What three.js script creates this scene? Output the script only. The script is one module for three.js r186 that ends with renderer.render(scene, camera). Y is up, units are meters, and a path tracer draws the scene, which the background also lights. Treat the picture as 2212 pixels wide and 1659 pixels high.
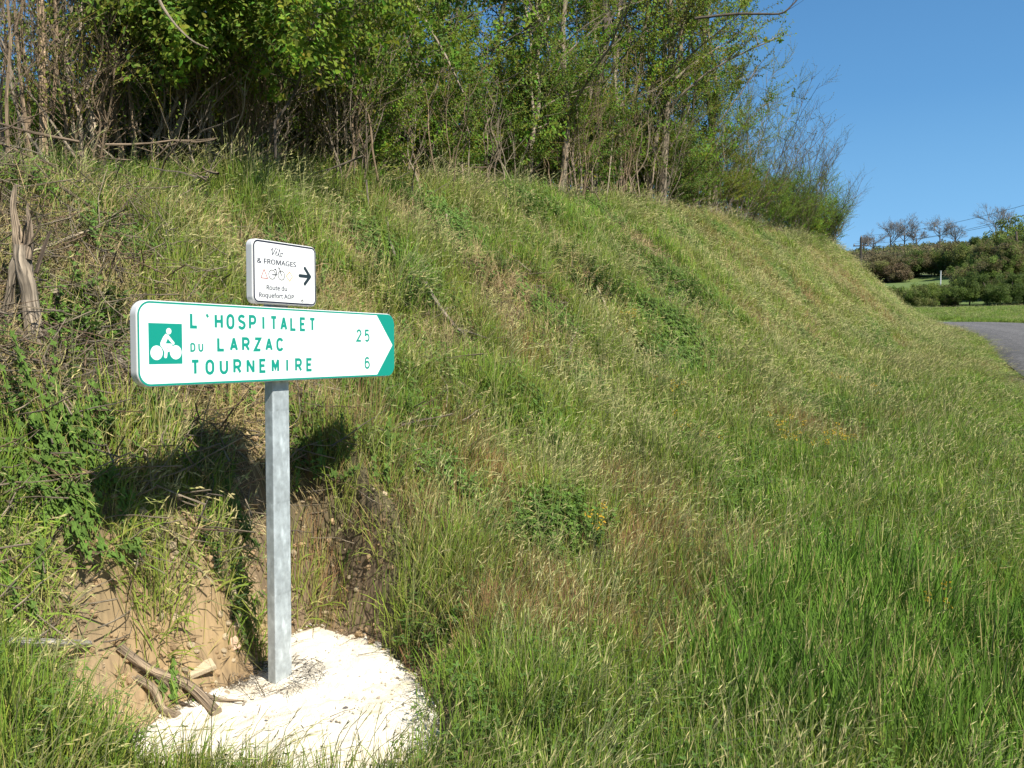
import * as THREE from 'three';
import { RoundedBoxGeometry } from 'three/addons/geometries/RoundedBoxGeometry.js';
import { mergeGeometries } from 'three/addons/utils/BufferGeometryUtils.js';

// ---------------------------------------------------------------- camera, sky, sun, exposure
const V3 = (x, y, z) => new THREE.Vector3(x, y, z);
const scene = new THREE.Scene();
const EYE = 1.175, PITCH = -2.37 * Math.PI / 180, FOV = 48.31;
const camera = new THREE.PerspectiveCamera(FOV, 4 / 3, 0.05, 4000);
camera.position.set(0, EYE, 0);
camera.rotation.x = PITCH;
const renderer = new THREE.WebGLRenderer({ antialias: true });
renderer.toneMapping = THREE.LinearToneMapping;
renderer.toneMappingExposure = 1.68;
renderer.shadowMap.enabled = true;

const SUN = V3(0.657, 1.13, 0.754).normalize();
const sun = new THREE.DirectionalLight(new THREE.Color().setRGB(1, 0.95, 0.85), 4.7);
sun.position.copy(SUN).multiplyScalar(60);
sun.castShadow = true;
sun.shadow.mapSize.set(4096, 4096);
Object.assign(sun.shadow.camera, { left: -30, right: 30, top: 30, bottom: -30, near: 1, far: 160 });
scene.add(sun, sun.target);

{ // clear spring sky: deep blue overhead, paler towards the horizon
  const W = 512, Hh = 256, data = new Float32Array(W * Hh * 4);
  const stops = [[0, .33, .60, .86], [.06, .27, .53, .81], [.14, .185, .425, .715], [.26, .112, .300, .580], [.38, .083, .232, .480], [.6, .055, .165, .37], [1, .04, .125, .30]];
  for (let r = 0; r < Hh; r++) {
    const up = ((r + .5) / Hh - .5) * Math.PI, y = Math.sin(up);
    for (let c = 0; c < W; c++) {
      const lon = ((c + .5) / W - .5) * 2 * Math.PI, x = Math.cos(lon) * Math.cos(up), z = Math.sin(lon) * Math.cos(up);
      const e = Math.max(0, y);
      let k = 0; while (k < stops.length - 2 && stops[k + 1][0] < e) k++;
      const f = (e - stops[k][0]) / (stops[k + 1][0] - stops[k][0]);
      const cs = x * SUN.x + y * SUN.y + z * SUN.z, glow = .28 * Math.pow(Math.max(0, cs), 10) + .8 * Math.pow(Math.max(0, cs), 90);
      const i = (r * W + c) * 4;
      for (let q = 0; q < 3; q++) data[i + q] = (stops[k][q + 1] * (1 - f) + stops[k + 1][q + 1] * f) * .73 * (y < 0 ? .5 : 1) + glow * [1, .97, .9][q] * (y < 0 ? 0 : 1);
      data[i + 3] = 1;
    }
  }
  const sky = new THREE.DataTexture(data, W, Hh, THREE.RGBAFormat, THREE.FloatType);
  sky.mapping = THREE.EquirectangularReflectionMapping; sky.magFilter = THREE.LinearFilter; sky.needsUpdate = true;
  scene.background = sky; scene.environment = sky;
}

// ---------------------------------------------------------------- small helpers
function rngOf(seed) { let a = seed >>> 0; return () => { a = (a + 0x6d2b79f5) | 0; let t = Math.imul(a ^ (a >>> 15), 1 | a); t = (t + Math.imul(t ^ (t >>> 7), 61 | t)) ^ t; return ((t ^ (t >>> 14)) >>> 0) / 4294967296; }; }
const R0 = rngOf(7);
const clamp = (x, a, b) => Math.min(b, Math.max(a, x)), lerp = (a, b, t) => a + (b - a) * t;
const sstep = (a, b, x) => { const t = clamp((x - a) / (b - a), 0, 1); return t * t * (3 - 2 * t); };
const h2 = (ix, iy) => { let n = Math.imul(ix, 374761393) + Math.imul(iy, 668265263) | 0; n = Math.imul(n ^ (n >>> 13), 1274126177); return ((n ^ (n >>> 16)) >>> 0) / 4294967296; };
function vn(x, y) { const ix = Math.floor(x), iy = Math.floor(y), fx = x - ix, fy = y - iy, u = fx * fx * (3 - 2 * fx), v = fy * fy * (3 - 2 * fy); return lerp(lerp(h2(ix, iy), h2(ix + 1, iy), u), lerp(h2(ix, iy + 1), h2(ix + 1, iy + 1), u), v); }
const fbm = (x, y, o = 3) => { let s = 0, a = .5, t = 0; for (let i = 0; i < o; i++) { s += a * vn(x, y); t += a; a *= .5; x = x * 2.03 + 17.1; y = y * 2.03 + 5.7; } return s / t; };
function table(xs, ys, x) { if (x <= xs[0]) return ys[0]; for (let i = 1; i < xs.length; i++) if (x <= xs[i]) { const t = (x - xs[i - 1]) / (xs[i] - xs[i - 1]); return lerp(ys[i - 1], ys[i], t); } return ys[ys.length - 1]; }
const used = {};
function numbered(n) { const k = used[n] = (used[n] ?? -1) + 1; return k ? n + '_' + String(k).padStart(3, '0') : n; }
function tag(o, label, category, group, kind) { o.userData = { label, category }; if (group) o.userData.group = group; if (kind) o.userData.kind = kind; return o; }
function thing(name, label, category, group, pos) { const o = new THREE.Group(); o.name = numbered(name); if (pos) o.position.copy(pos); tag(o, label, category, group); scene.add(o); return o; }
function part(name, geo, mat, parent, kind) { const m = new THREE.Mesh(geo, mat); m.name = name; if (kind) m.userData.kind = kind; parent.add(m); return m; }

// pixel of the 2212 x 1659 view -> direction from the eye, for measuring where things stand
const F = 829.5 / Math.tan(FOV * Math.PI / 360);
function ray(px, py) { return V3((px - 1106) / F, -(py - 829.5) / F, -1).applyAxisAngle(V3(1, 0, 0), PITCH); }
function at(px, py, depth) { const r = ray(px, py); return r.multiplyScalar(depth / -r.z).add(V3(0, EYE, 0)); }

// ---------------------------------------------------------------- the lie of the land
const P0 = V3(-0.815, 0, -2.964), DX = 0.484, DZ = -0.875, NX = 0.875, NZ = 0.484;   // sign post, road direction, across towards the road
const BEND = 27, RAD = 62;
function road(x, z) {                                       // along the road (s) and across it (w, positive into the bank)
  const dx = x - P0.x, dz = z - P0.z; let s = dx * DX + dz * DZ, w = -(dx * NX + dz * NZ);
  if (s > BEND) { const a = Math.atan2(s - BEND, RAD - w), h = Math.hypot(s - BEND, RAD - w); s = BEND + RAD * a; w = RAD - h; }
  return [s, w];
}
function unroad(s, w) {
  let u = s, v = w;
  if (s > BEND) { const a = (s - BEND) / RAD, h = RAD - w; u = BEND + h * Math.sin(a); v = RAD - h * Math.cos(a); }
  return [P0.x + u * DX - v * NX, P0.z + u * DZ - v * NZ];
}
const grade = (s) => { const k = Math.min(s, 46); return .0275 * (k + Math.sqrt(k * k + 4)) - .055 + (s > 46 ? .03 * (s - 46) : 0); };
const roadShift = (s) => table([0, 12, 22, 34, 48], [0, .1, .7, 1.3, 1.4], s);          // the road closes in on the bank before the bend
const slope = (s) => table([0, 10, 26], [.78, .82, 1.02], s);
const crestW = (s) => crestH(s) / slope(s);
const crestH = (s) => table([-8, .5, 3.2, 7, 10, 13, 16, 21, 27, 35, 42, 60], [1.4, 2.05, 2.38, 2.7, 2.95, 3.08, 3.12, 3.15, 3.2, 3.5, 3.8, 3.0], s);
const farH = (x, z) => { const r = Math.hypot(x, z); return table([0, 45, 85, 136, 170, 292, 360, 2500], [2, 2.8, 4.9, 9.6, 14.3, 31, 33, 34], r) + sstep(170, 292, r) * (x / (r + 1) - .45) * 9; };
const PAD = [[-.92, -3.42], [-.80, -3.5], [-.59, -3.36], [-.38, -3.1], [-.26, -2.79], [-.20, -2.52], [-.25, -2.34], [-.38, -2.2], [-.62, -2.15], [-.95, -2.18], [-1.17, -2.32], [-1.24, -2.5], [-1.14, -2.68], [-1.0, -2.86], [-.93, -2.98], [-.93, -3.15]];
function padD(x, z) {                                       // signed distance to the sandy pad
  let d = 1e9, inside = false;
  for (let i = 0, j = PAD.length - 1; i < PAD.length; j = i++) {
    const [ax, az] = PAD[j], [bx, bz] = PAD[i], ex = bx - ax, ez = bz - az, t = clamp(((x - ax) * ex + (z - az) * ez) / (ex * ex + ez * ez), 0, 1);
    d = Math.min(d, Math.hypot(x - ax - ex * t, z - az - ez * t));
    if ((az > z) !== (bz > z) && x < (bx - ax) * (z - az) / (bz - az) + ax) inside = !inside;
  }
  return inside ? -d : d;
}
const nearPad = (x, z) => Math.abs(x + .7) < 1.6 && Math.abs(z + 2.8) < 1.7;
function H(x, z) {
  const r = Math.hypot(x, z), f = r > 50 ? sstep(50, 82, r) : 0;
  let y = 0;
  if (f < 1) {
    const [s, w] = road(x, z), k = .42, b = slope(s) * k * Math.log(1 + Math.exp(clamp((w + .42) / k, -20, 20))), hc = crestH(s) * (1 - .75 * sstep(62, 80, s));
    const q = clamp(.5 + .5 * (hc - b) / .5, 0, 1);
    let p = lerp(hc, b, q) - .5 * q * (1 - q);
    p -= .06 * Math.max(0, w - hc / slope(s) - .6);
    const bank = sstep(-1.6, .6, w), hum = (fbm(x * 1.7 + 9, z * 1.7) - .5) * (.08 + .26 * bank) + (fbm(x * 6, z * 6 + 3, 2) - .5) * (.03 + .07 * bank);
    const wr = w - roadShift(s), rd = sstep(-2.85, -3.25, wr) * sstep(-8.3, -7.7, wr);
    p = Math.max(p, -.2) - .14 * sstep(-1.7, -2.5, w) * sstep(-3.4, -2.9, wr) +  hum * (1 - rd) - .05 * rd + .05 * sstep(-2.2, -1.6, w) * 0;
    if (nearPad(x, z)) { const d = padD(x, z); const cutK = sstep(.0, .12, d) * sstep(.5, .25, d); p += cutK * ((fbm(x * 16, z * 16 + 4) - .5) * .09 + (vn(x * 45, z * 45) - .5) * .02); p = lerp((fbm(x * 5, z * 5) - .5) * .05, p, sstep(-.02, .20 + .16 * (fbm(x * 4 + 5, z * 4) - .3), d)); }
    y = grade(s) + p;
  }
  if (f > 0) y = lerp(y, farH(x, z) + (fbm(x * .05, z * .05) - .5) * 2 * sstep(60, 120, r), f);
  return y;
}
function crestDepth(px) {                                   // how far off the brow of the bank is in this direction
  let best = -9, bd = 5; for (let d = 2; d < 42; d *= 1.012) { const p = at(px, 753, d), e = (H(p.x, p.z) - EYE) / d; if (e > best + .0004) { best = e; bd = d; } } return bd;
}
const rootDepth = (px, py) => { const p = hit(px, py), c = crestDepth(px) + .1; return clamp(-p.z, c * .96, c); };
const SCARS = [];
function hit(px, py) {                                      // the spot of ground seen at a pixel
  const d = ray(px, py); let t = 1;
  for (let i = 0; i < 4000; i++) { const p = V3(d.x * t, EYE + d.y * t, d.z * t); if (p.y < H(p.x, p.z)) return p.setY(H(p.x, p.z)); t += .006 * t; }
  return V3(d.x * 60, EYE + d.y * 60, d.z * 60);
}
for (const [x, y, r] of [[1408, 575, .30], [1425, 615, .26], [1445, 672, .34], [1300, 655, .3], [1150, 640, .28], [1190, 655, .25], [990, 590, .16], [1390, 790, .22], [960, 700, .2], [1090, 700, .2]]) { const p = hit(x, y); SCARS.push([p.x, p.z, r]); }
const scar = (x, z) => { let k = 0; for (const [a, b, r] of SCARS) k = Math.max(k, 1 - Math.hypot(x - a, z - b) / r); return k; };
const onGround = (x, z, up = 0) => V3(x, H(x, z) + up, z);

// ---------------------------------------------------------------- textures
function dataTex(n, fn, srgb) {
  const d = new Uint8Array(n * n * 4);
  for (let y = 0; y < n; y++) for (let x = 0; x < n; x++) { const c = fn(x / n, y / n), i = (y * n + x) * 4; for (let q = 0; q < 3; q++) d[i + q] = clamp(Math.round(255 * (Array.isArray(c) ? c[q] : c)), 0, 255); d[i + 3] = 255; }
  const t = new THREE.DataTexture(d, n, n); t.wrapS = t.wrapT = THREE.RepeatWrapping; t.magFilter = THREE.LinearFilter; t.minFilter = THREE.LinearMipmapLinearFilter; if (srgb) t.colorSpace = THREE.SRGBColorSpace; t.needsUpdate = true; return t;
}
const wrapN = (u, v, f, o = 4) => { let s = 0, a = .5, tt = 0; for (let i = 0; i < o; i++) { const x = u * f, y = v * f, ix = Math.floor(x), iy = Math.floor(y), fx = x - ix, fy = y - iy, a1 = fx * fx * (3 - 2 * fx), b1 = fy * fy * (3 - 2 * fy), m = (k) => ((k % f) + f) % f; s += a * lerp(lerp(h2(m(ix) + i * 77, m(iy)), h2(m(ix + 1) + i * 77, m(iy)), a1), lerp(h2(m(ix) + i * 77, m(iy + 1)), h2(m(ix + 1) + i * 77, m(iy + 1)), a1), b1); tt += a; a *= .55; f *= 2; } return s / tt; };
const soilTex = dataTex(512, (u, v) => { const n = wrapN(u, v, 8, 6), m = wrapN(u, v, 40, 3); return [.72 + .5 * (n - .5) + .35 * (m - .5), .72 + .5 * (n - .5) + .35 * (m - .5), .72 + .5 * (n - .5) + .3 * (m - .5)]; });
const bumpTex = dataTex(512, (u, v) => .6 * wrapN(u, v, 10, 6) + .4 * wrapN(u, v, 64, 2));
const fineTex = dataTex(512, (u, v) => .35 * wrapN(u, v, 16, 5) + .65 * wrapN(u, v, 128, 2));
const barkTex = dataTex(256, (u, v) => .62 + 1.5 * (wrapN(u, v * .25, 24, 4) - .5));

// ---------------------------------------------------------------- ground
const GREEN = [.085, .12, .03], BROWN = [.13, .095, .055], TAN = [.46, .315, .155];
function groundColor(x, z) {
  const r = Math.hypot(x, z), n = fbm(x * 1.3, z * 1.3), m = fbm(x * 5 + 3, z * 5, 2);
  const mix = (a, b, t) => a.map((v, i) => lerp(v, b[i], t));
  let c = mix(BROWN, GREEN, clamp(.35 + (n - .5) * 1.6 + (m - .5) * .8, 0, 1));
  if (r > 30) {
    const f = sstep(30, 55, r), k = fbm(x * .12, z * .12), far = mix([.11, .185, .034], [.15, .205, .045], clamp(k * 1.4 - .2 + (m - .5) * .5, 0, 1));
    c = mix(c, far, f);
    if (r > 158) c = mix(c, [.07, .068, .028], sstep(164, 186, r));
  }
  const [s, w] = road(x, z);
  if (w > 2 && r < 60) { const hc = crestH(s); c = mix(c, [.16, .115, .065], sstep(hc / slope(s) - .9, hc / slope(s) + .1, w) * .8); }
  if (r < 14) c = mix(c, [.17, .115, .075], clamp(scar(x, z) * 3 + (m - .5), 0, 1));
  if (nearPad(x, z)) { const d = padD(x, z), cut = (1 - sstep(.08, .34, d + .3 * (n - .5))) * (x < -.5 ? 1 : .45); c = mix(c, x > -.85 || z < -3.35 ? [.22, .155, .09] : mix(TAN, [.5, .36, .22], clamp(m * 1.5 - .3, 0, 1)), cut); }
  return c;
}
{
  const rs = [0]; for (let r = .35; r < 1900; r *= r < 1.2 ? 1.12 : r < 60 ? 1.0135 : 1.03) rs.push(r);
  const as = []; const A0 = -46, A1 = 46;
  for (let a = A0; a < A1; a += .33) as.push(a);
  for (let a = A1; a < 360 + A0; a += 4) as.push(a);
  const na = as.length, pos = [], col = [], uv = [], idx = [];
  for (const r of rs) for (const a of as) { const t = a * Math.PI / 180, x = r * Math.sin(t), z = -r * Math.cos(t); pos.push(x, H(x, z), z); col.push(...groundColor(x, z)); uv.push(x / 1.2, z / 1.2); }
  for (let i = 0; i < rs.length - 1; i++) for (let j = 0; j < na; j++) { const a = i * na + j, b = i * na + (j + 1) % na, c = a + na, d = b + na; idx.push(a, b, c, b, d, c); }
  const g = new THREE.BufferGeometry();
  g.setAttribute('position', new THREE.Float32BufferAttribute(pos, 3)); g.setAttribute('color', new THREE.Float32BufferAttribute(col, 3)); g.setAttribute('uv', new THREE.Float32BufferAttribute(uv, 2)); g.setIndex(idx); g.computeVertexNormals();
  const m = part('ground', g, new THREE.MeshStandardMaterial({ vertexColors: true, map: soilTex, bumpMap: bumpTex, bumpScale: .03, roughness: 1 }), scene);
  tag(m, 'grassy earth of bank, verge and hills rolling to the horizon', 'ground', null, 'structure');
}
{ // the road: a strip of worn asphalt
  const pos = [], uv = [], idx = [], rc = [], W = [-3.02, -3.2, -3.7, -4.1, -4.5, -5, -5.5, -6, -6.4, -6.9, -7.4, -7.75, -7.9]; let n = 0;
  for (let s = -30; s < 64; s += .5) { for (let k = 0; k < W.length; k++) { const w = W[k] + (k < 1 || k > 11 ? .0 : (k === 1 || k === 11) ? (fbm(s * .9, k, 2) - .5) * .22 : 0), [x, z] = unroad(s, w + roadShift(s)), edge = k === 0 || k === 12, camb = .05 * (1 - Math.pow((w + 5.5) / 2.4, 2)); pos.push(x, grade(s) + (edge ? -.1 : .0 + camb) , z); uv.push(w / 1.5, s / 1.5); const tr = Math.exp(-Math.pow((w + 4.5) / .4, 2)) + Math.exp(-Math.pow((w + 6.4) / .4, 2)), v = .88 + .3 * (fbm(s * .35, w * 1.3) - .5) + .12 * tr - (k < 2 || k > W.length - 3 ? .22 * fbm(s * 1.7, w, 2) : 0); rc.push(v, v * .985, v * .96); } n++; }
  for (let i = 0; i < n - 1; i++) for (let k = 0; k < W.length - 1; k++) { const a = i * W.length + k; idx.push(a, a + 1, a + W.length, a + 1, a + W.length + 1, a + W.length); }
  const g = new THREE.BufferGeometry(); g.setAttribute('position', new THREE.Float32BufferAttribute(pos, 3)); g.setAttribute('uv', new THREE.Float32BufferAttribute(uv, 2)); g.setAttribute('color', new THREE.Float32BufferAttribute(rc, 3)); g.setIndex(idx); g.computeVertexNormals();
  const t = fineTex.clone(); t.colorSpace = THREE.SRGBColorSpace; t.needsUpdate = true;
  const m = part('road', g, new THREE.MeshStandardMaterial({ color: new THREE.Color().setRGB(.50, .475, .47), vertexColors: true, map: t, bumpMap: fineTex, bumpScale: .006, roughness: .85, side: THREE.DoubleSide }), scene);
  tag(m, 'narrow grey asphalt road curving away behind the grassy bank', 'road', null, 'structure');
}
{ // pale sand filled in round the foot of the sign
  const pos = [], uv = [], idx = [], C = [-.68, -2.75], NA = 150, NR = 46;
  for (let i = 0; i <= NR; i++) for (let j = 0; j < NA; j++) {
    const t = j / NA * Math.PI * 2, ux = Math.cos(t), uz = Math.sin(t); let lo = 0, hi = 2;
    for (let k = 0; k < 14; k++) { const m = (lo + hi) / 2; if (padD(C[0] + ux * m, C[1] + uz * m) < 0) lo = m; else hi = m; }
    const rag = lo * (1 + .09 * (fbm(ux * 3 + 4, uz * 3 + 8) - .5)) + .05 * (fbm(ux * 14, uz * 14, 2) - .5), r = rag * i / NR, x = C[0] + ux * r, z = C[1] + uz * r, e = 1 - i / NR;
    const lump = .022 * (fbm(x * 9, z * 9) - .45) + .014 * (fbm(x * 30, z * 30, 2) - .5);
    pos.push(x, H(x, z) + (i === NR ? -.02 : .012 * sstep(0, .12, e) + .004 + lump * sstep(0, .1, e)), z); uv.push(x / .5, z / .5);
  }
  for (let i = 0; i < NR; i++) for (let j = 0; j < NA; j++) { const a = i * NA + j, b = i * NA + (j + 1) % NA; idx.push(a, b, a + NA, b, b + NA, a + NA); }
  const g = new THREE.BufferGeometry(); g.setAttribute('position', new THREE.Float32BufferAttribute(pos, 3)); g.setAttribute('uv', new THREE.Float32BufferAttribute(uv, 2)); g.setIndex(idx); g.computeVertexNormals();
  const sandTex = dataTex(512, (u, v) => { const n = wrapN(u, v, 6, 6), k = wrapN(u, v, 90, 2); const q = .93 + .16 * (n - .5) + .12 * (k - .5); const st = .30 * sstep(.56, .75, wrapN(u + .3, v, 5, 4)); return [q * (1 - st * .5), q * (.985 - st * .6), q * (.955 - st * .75)]; });
  const m = part('sand_pad', g, new THREE.MeshStandardMaterial({ color: new THREE.Color().setRGB(.80, .735, .62), map: sandTex, bumpMap: fineTex, bumpScale: .004, roughness: 1 }), scene);
  tag(m, 'cream sand spread round the foot of the sign post', 'sand', null, 'structure');
}

// ---------------------------------------------------------------- the signs on their post
const TEAL = '#0d9382';
function canvasTex(w, h, draw) { const c = document.createElement('canvas'); c.width = w; c.height = h; draw(c.getContext('2d'), w, h); const t = new THREE.CanvasTexture(c); t.colorSpace = THREE.SRGBColorSpace; t.anisotropy = 8; return t; }
// letters drawn as strokes in a 0..1 box, y down
const arc = (cx, cy, rx, ry, a0, a1, n = 14) => Array.from({ length: n + 1 }, (_, i) => { const a = (a0 + (a1 - a0) * i / n) * Math.PI / 180; return [cx + rx * Math.cos(a), cy + ry * Math.sin(a)]; });
const GLYPH = {
  L: [[[0, 0], [0, 1], [.9, 1]]], H: [[[0, 0], [0, 1]], [[1, 0], [1, 1]], [[0, .5], [1, .5]]], I: [[[.5, 0], [.5, 1]]], T: [[[0, 0], [1, 0]], [[.5, 0], [.5, 1]]],
  O: [[...arc(.5, .36, .5, .36, 180, 360), ...arc(.5, .64, .5, .36, 0, 180), [0, .36]]], U: [[[0, 0], ...arc(.5, .64, .5, .36, 180, 0), [1, 0]]],
  S: [[...arc(.5, .25, .46, .25, -25, -180, 12), ...arc(.5, .25, .46, .2, 180, 120, 4), ...arc(.5, .72, .5, .22, -60, 0, 4), ...arc(.5, .72, .5, .28, 0, 160, 12)]],
  P: [[[0, 1], [0, 0], [.55, 0], ...arc(.55, .28, .42, .28, -90, 90), [0, .56]]], R: [[[0, 1], [0, 0], [.55, 0], ...arc(.55, .27, .42, .27, -90, 90), [0, .54]], [[.5, .54], [1, 1]]],
  A: [[[0, 1], [.5, 0], [1, 1]], [[.17, .7], [.83, .7]]], E: [[[.9, 0], [0, 0], [0, 1], [.9, 1]], [[0, .48], [.75, .48]]], D: [[[0, 0], [.4, 0], ...arc(.4, .36, .6, .36, -90, 0), ...arc(.4, .64, .6, .36, 0, 90), [0, 1], [0, 0]]],
  Z: [[[.04, 0], [.96, 0], [0, 1], [1, 1]]], C: [[...arc(.5, .34, .5, .34, -25, -180), ...arc(.5, .66, .5, .34, 180, 25)]], N: [[[0, 1], [0, 0], [1, 1], [1, 0]]], M: [[[0, 1], [0, 0], [.5, .72], [1, 0], [1, 1]]],
  2: [[...arc(.5, .28, .48, .28, 190, 370, 14), [0, 1], [1, 1]]], 5: [[[.92, 0], [.12, 0], [.05, .46], ...arc(.47, .68, .5, .32, -130, 140, 16)]], 6: [[...arc(.5, .3, .46, .3, -35, -180, 10), ...arc(.5, .69, .5, .31, 180, 540, 24)]],
  "'": [[[.75, .04], [.45, .16]]],
};
const signTex = canvasTex(2048, 426, (c, W, Hh) => {
  const M = W / 1.204, X = (u) => u * M, Y = (v) => Hh / 2 - v * M;                 // metres from the left edge, metres above the middle
  c.fillStyle = '#f4f5f3'; c.fillRect(0, 0, W, Hh);
  c.strokeStyle = TEAL; c.lineWidth = X(.0058); c.beginPath(); c.roundRect(X(.0055), X(.0058), W - X(.011), Hh - X(.0116), X(.040)); c.stroke();
  c.save(); c.beginPath(); c.roundRect(X(.004), X(.004), W - X(.008), Hh - X(.008), X(.04)); c.clip();
  c.fillStyle = TEAL; c.beginPath(); c.moveTo(X(1.0815), Y(.125)); c.lineTo(X(1.189), Y(0)); c.lineTo(X(1.0815), Y(-.125)); c.lineTo(X(1.21), Y(-.126)); c.lineTo(X(1.21), Y(.126)); c.fill(); c.restore(); c.fillStyle = TEAL;
  // cyclist emblem
  const ix = .0385, iy = .0595, k = .119;
  c.fillRect(X(ix), Y(iy), X(k - .002), X(k));
  const Q = (x, y) => [X(ix + x * .1185), Y(iy - y * .119)];
  c.fillStyle = c.strokeStyle = '#f4f5f3';
  const disc = (x, y, r) => { c.beginPath(); c.arc(...Q(x, y), X(r * .119), 0, 7); c.fill(); };
  disc(.225, .72, .178); disc(.79, .71, .176); disc(.59, .19, .078);
  c.lineCap = c.lineJoin = 'round';
  const line = (w, ...p) => { c.lineWidth = X(w * .119); c.beginPath(); p.forEach((q, i) => c[i ? 'lineTo' : 'moveTo'](...Q(...q))); c.stroke(); };
  c.beginPath(); [[.5, .25], [.56, .28], [.57, .34], [.49, .5], [.69, .51], [.69, .57], [.6, .64], [.53, .60], [.55, .68], [.45, .68], [.34, .55], [.335, .48], [.42, .33]].forEach((q, i) => c[i ? 'lineTo' : 'moveTo'](...Q(...q))); c.fill();
  line(.09, [.39, .5], [.5, .31]); line(.075, [.55, .31], [.72, .485]); line(.1, [.4, .54], [.64, .545]); line(.085, [.64, .55], [.575, .66]); line(.09, [.42, .56], [.5, .7], [.485, .81]);
  c.strokeStyle = TEAL; c.lineCap = 'butt'; c.lineJoin = 'miter'; c.miterLimit = 2.6;
  const text = (str, u0, u1, base, cap, w, stroke) => {              // letters spread evenly from u0 to u1
    const adv = str.length > 1 ? (u1 - u0 - w) / (str.length - 1) : 0; c.lineWidth = X(stroke);
    [...str].forEach((ch, i) => { if (ch === ' ') return; for (const s of GLYPH[ch]) { c.lineWidth = X(ch === "'" ? stroke * 1.15 : stroke); c.beginPath(); s.forEach(([x, y], j) => { const px = X(u0 + i * adv + stroke / 2 + x * (w - stroke)), py = Y(base + stroke / 2 + (1 - y) * (cap - stroke)); c[j ? 'lineTo' : 'moveTo'](px, py); }); c.stroke(); } });
  };
  text("L'HOSPITALET", .185, .737, .0462, .0495, .0335, .0098);
  text('DU', .185, .2345, -.0245, .0282, .0195, .0058);
  text('LARZAC', .288, .577, -.0238, .0468, .0345, .0098);
  text('TOURNEMIRE', .185, .722, -.0955, .0480, .0352, .0098);
  text('25', .963, 1.0435, .0115, .0482, .0315, .0076);
  text('6', 1.0110, 1.0435, -.0935, .0475, .0325, .0076);
});
const routeTex = canvasTex(1216, 848, (c, W, Hh) => {
  const M = W / .304, X = (u) => W / 2 + u * M, Y = (v) => Hh / 2 - v * M, K = '#1b1f33', D = (w) => w * M;
  c.fillStyle = '#f3f4f4'; c.fillRect(0, 0, W, Hh); c.strokeStyle = K; c.lineWidth = D(.0056); c.beginPath(); c.roundRect(D(.0065), D(.0065), W - D(.013), Hh - D(.013), D(.018)); c.stroke();
  c.fillStyle = K; c.textAlign = 'left'; c.textBaseline = 'alphabetic';
  const fit = (str, font, u0, u1, base, size) => { c.font = font.replace('#', Math.round(D(size))); const w = c.measureText(str).width; c.save(); c.translate(X(u0), Y(base)); c.scale(D(u1 - u0) / w, 1); c.fillText(str, 0, 0); if (size > .01) { c.strokeStyle = K; c.lineWidth = D(.0011); c.strokeText(str, 0, 0); } c.restore(); };
  // brush-script word
  c.lineCap = c.lineJoin = 'round'; c.strokeStyle = K;
  const pen = (w, pts) => { c.lineWidth = D(w); c.beginPath(); const n = pts.length; c.moveTo(X(pts[0][0]), Y(pts[0][1])); for (let i = 1; i < n - 1; i++) c.quadraticCurveTo(X(pts[i][0]), Y(pts[i][1]), X((pts[i][0] + pts[i + 1][0]) / 2), Y((pts[i][1] + pts[i + 1][1]) / 2)); c.lineTo(X(pts[n - 1][0]), Y(pts[n - 1][1])); c.stroke(); };
  pen(.0030, [[-.069, .069], [-.068, .075], [-.060, .082], [-.0605, .07], [-.0635, .056], [-.056, .066], [-.048, .0805], [-.044, .082]]);
  pen(.0025, [[-.048, .0635], [-.042, .067], [-.041, .072], [-.046, .071], [-.048, .062], [-.045, .056], [-.039, .058], [-.034, .066]]); pen(.0023, [[-.042, .0765], [-.037, .081]]);
  pen(.0026, [[-.035, .062], [-.028, .076], [-.0275, .082], [-.031, .076], [-.0335, .062], [-.032, .0555], [-.027, .0585]]);
  pen(.0026, [[-.019, .069], [-.0245, .068], [-.0265, .060], [-.023, .0555], [-.0175, .059], [-.0165, .066], [-.0195, .070], [-.012, .068]]);
  fit('& FROMAGES', '# sans-serif'.replace('#', '#px'), -.133, .051, .0272, .0225);
  fit('Route du', '#px sans-serif', -.0925, .0065, -.0582, .0205); fit('Roquefort AOP', '#px sans-serif', -.1265, .0385, -.0845, .0205);
  // outlines: wedge, bicycle, lozenge
  const poly = (col, w, pts, close) => { c.strokeStyle = col; c.lineWidth = D(w); c.beginPath(); pts.forEach(([u, v], i) => c[i ? 'lineTo' : 'moveTo'](X(u), Y(v))); if (close) c.closePath(); c.stroke(); };
  poly('#a2584c', .0031, [[-.101, .0075], [-.0855, -.0215], [-.1155, -.0215]], true); poly('#cf9c5c', .0030, [[.0175, .008], [.0313, -.008], [.0175, -.024], [.0015, -.008]], true);
  c.strokeStyle = '#4e4f48'; c.lineWidth = D(.0031); for (const x of [-.0645, -.0214]) { c.beginPath(); c.arc(X(x), Y(-.0072), D(.0152), 0, 7); c.stroke(); }
  poly('#1d2028', .0038, [[-.0635, -.0075], [-.0425, -.0068], [-.047, .011], [-.0535, .0115]]); poly('#1d2028', .0038, [[-.0214, -.0066], [-.0305, .0165], [-.0355, .0175]]);
  poly('#26333a', .0122, [[.0675, -.0012], [.119, -.0012]]); poly('#26333a', .0122, [[.0935, .0262], [.119, -.0012], [.0925, -.0282]]);
  c.fillStyle = '#17181c'; c.beginPath(); c.arc(X(.0792), Y(-.0885), D(.0055), 0, 7); c.fill(); c.fillStyle = '#f3f4f4'; c.beginPath(); c.moveTo(X(.0792), Y(-.0852)); c.lineTo(X(.0822), Y(-.0915)); c.lineTo(X(.0762), Y(-.0915)); c.fill();
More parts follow.
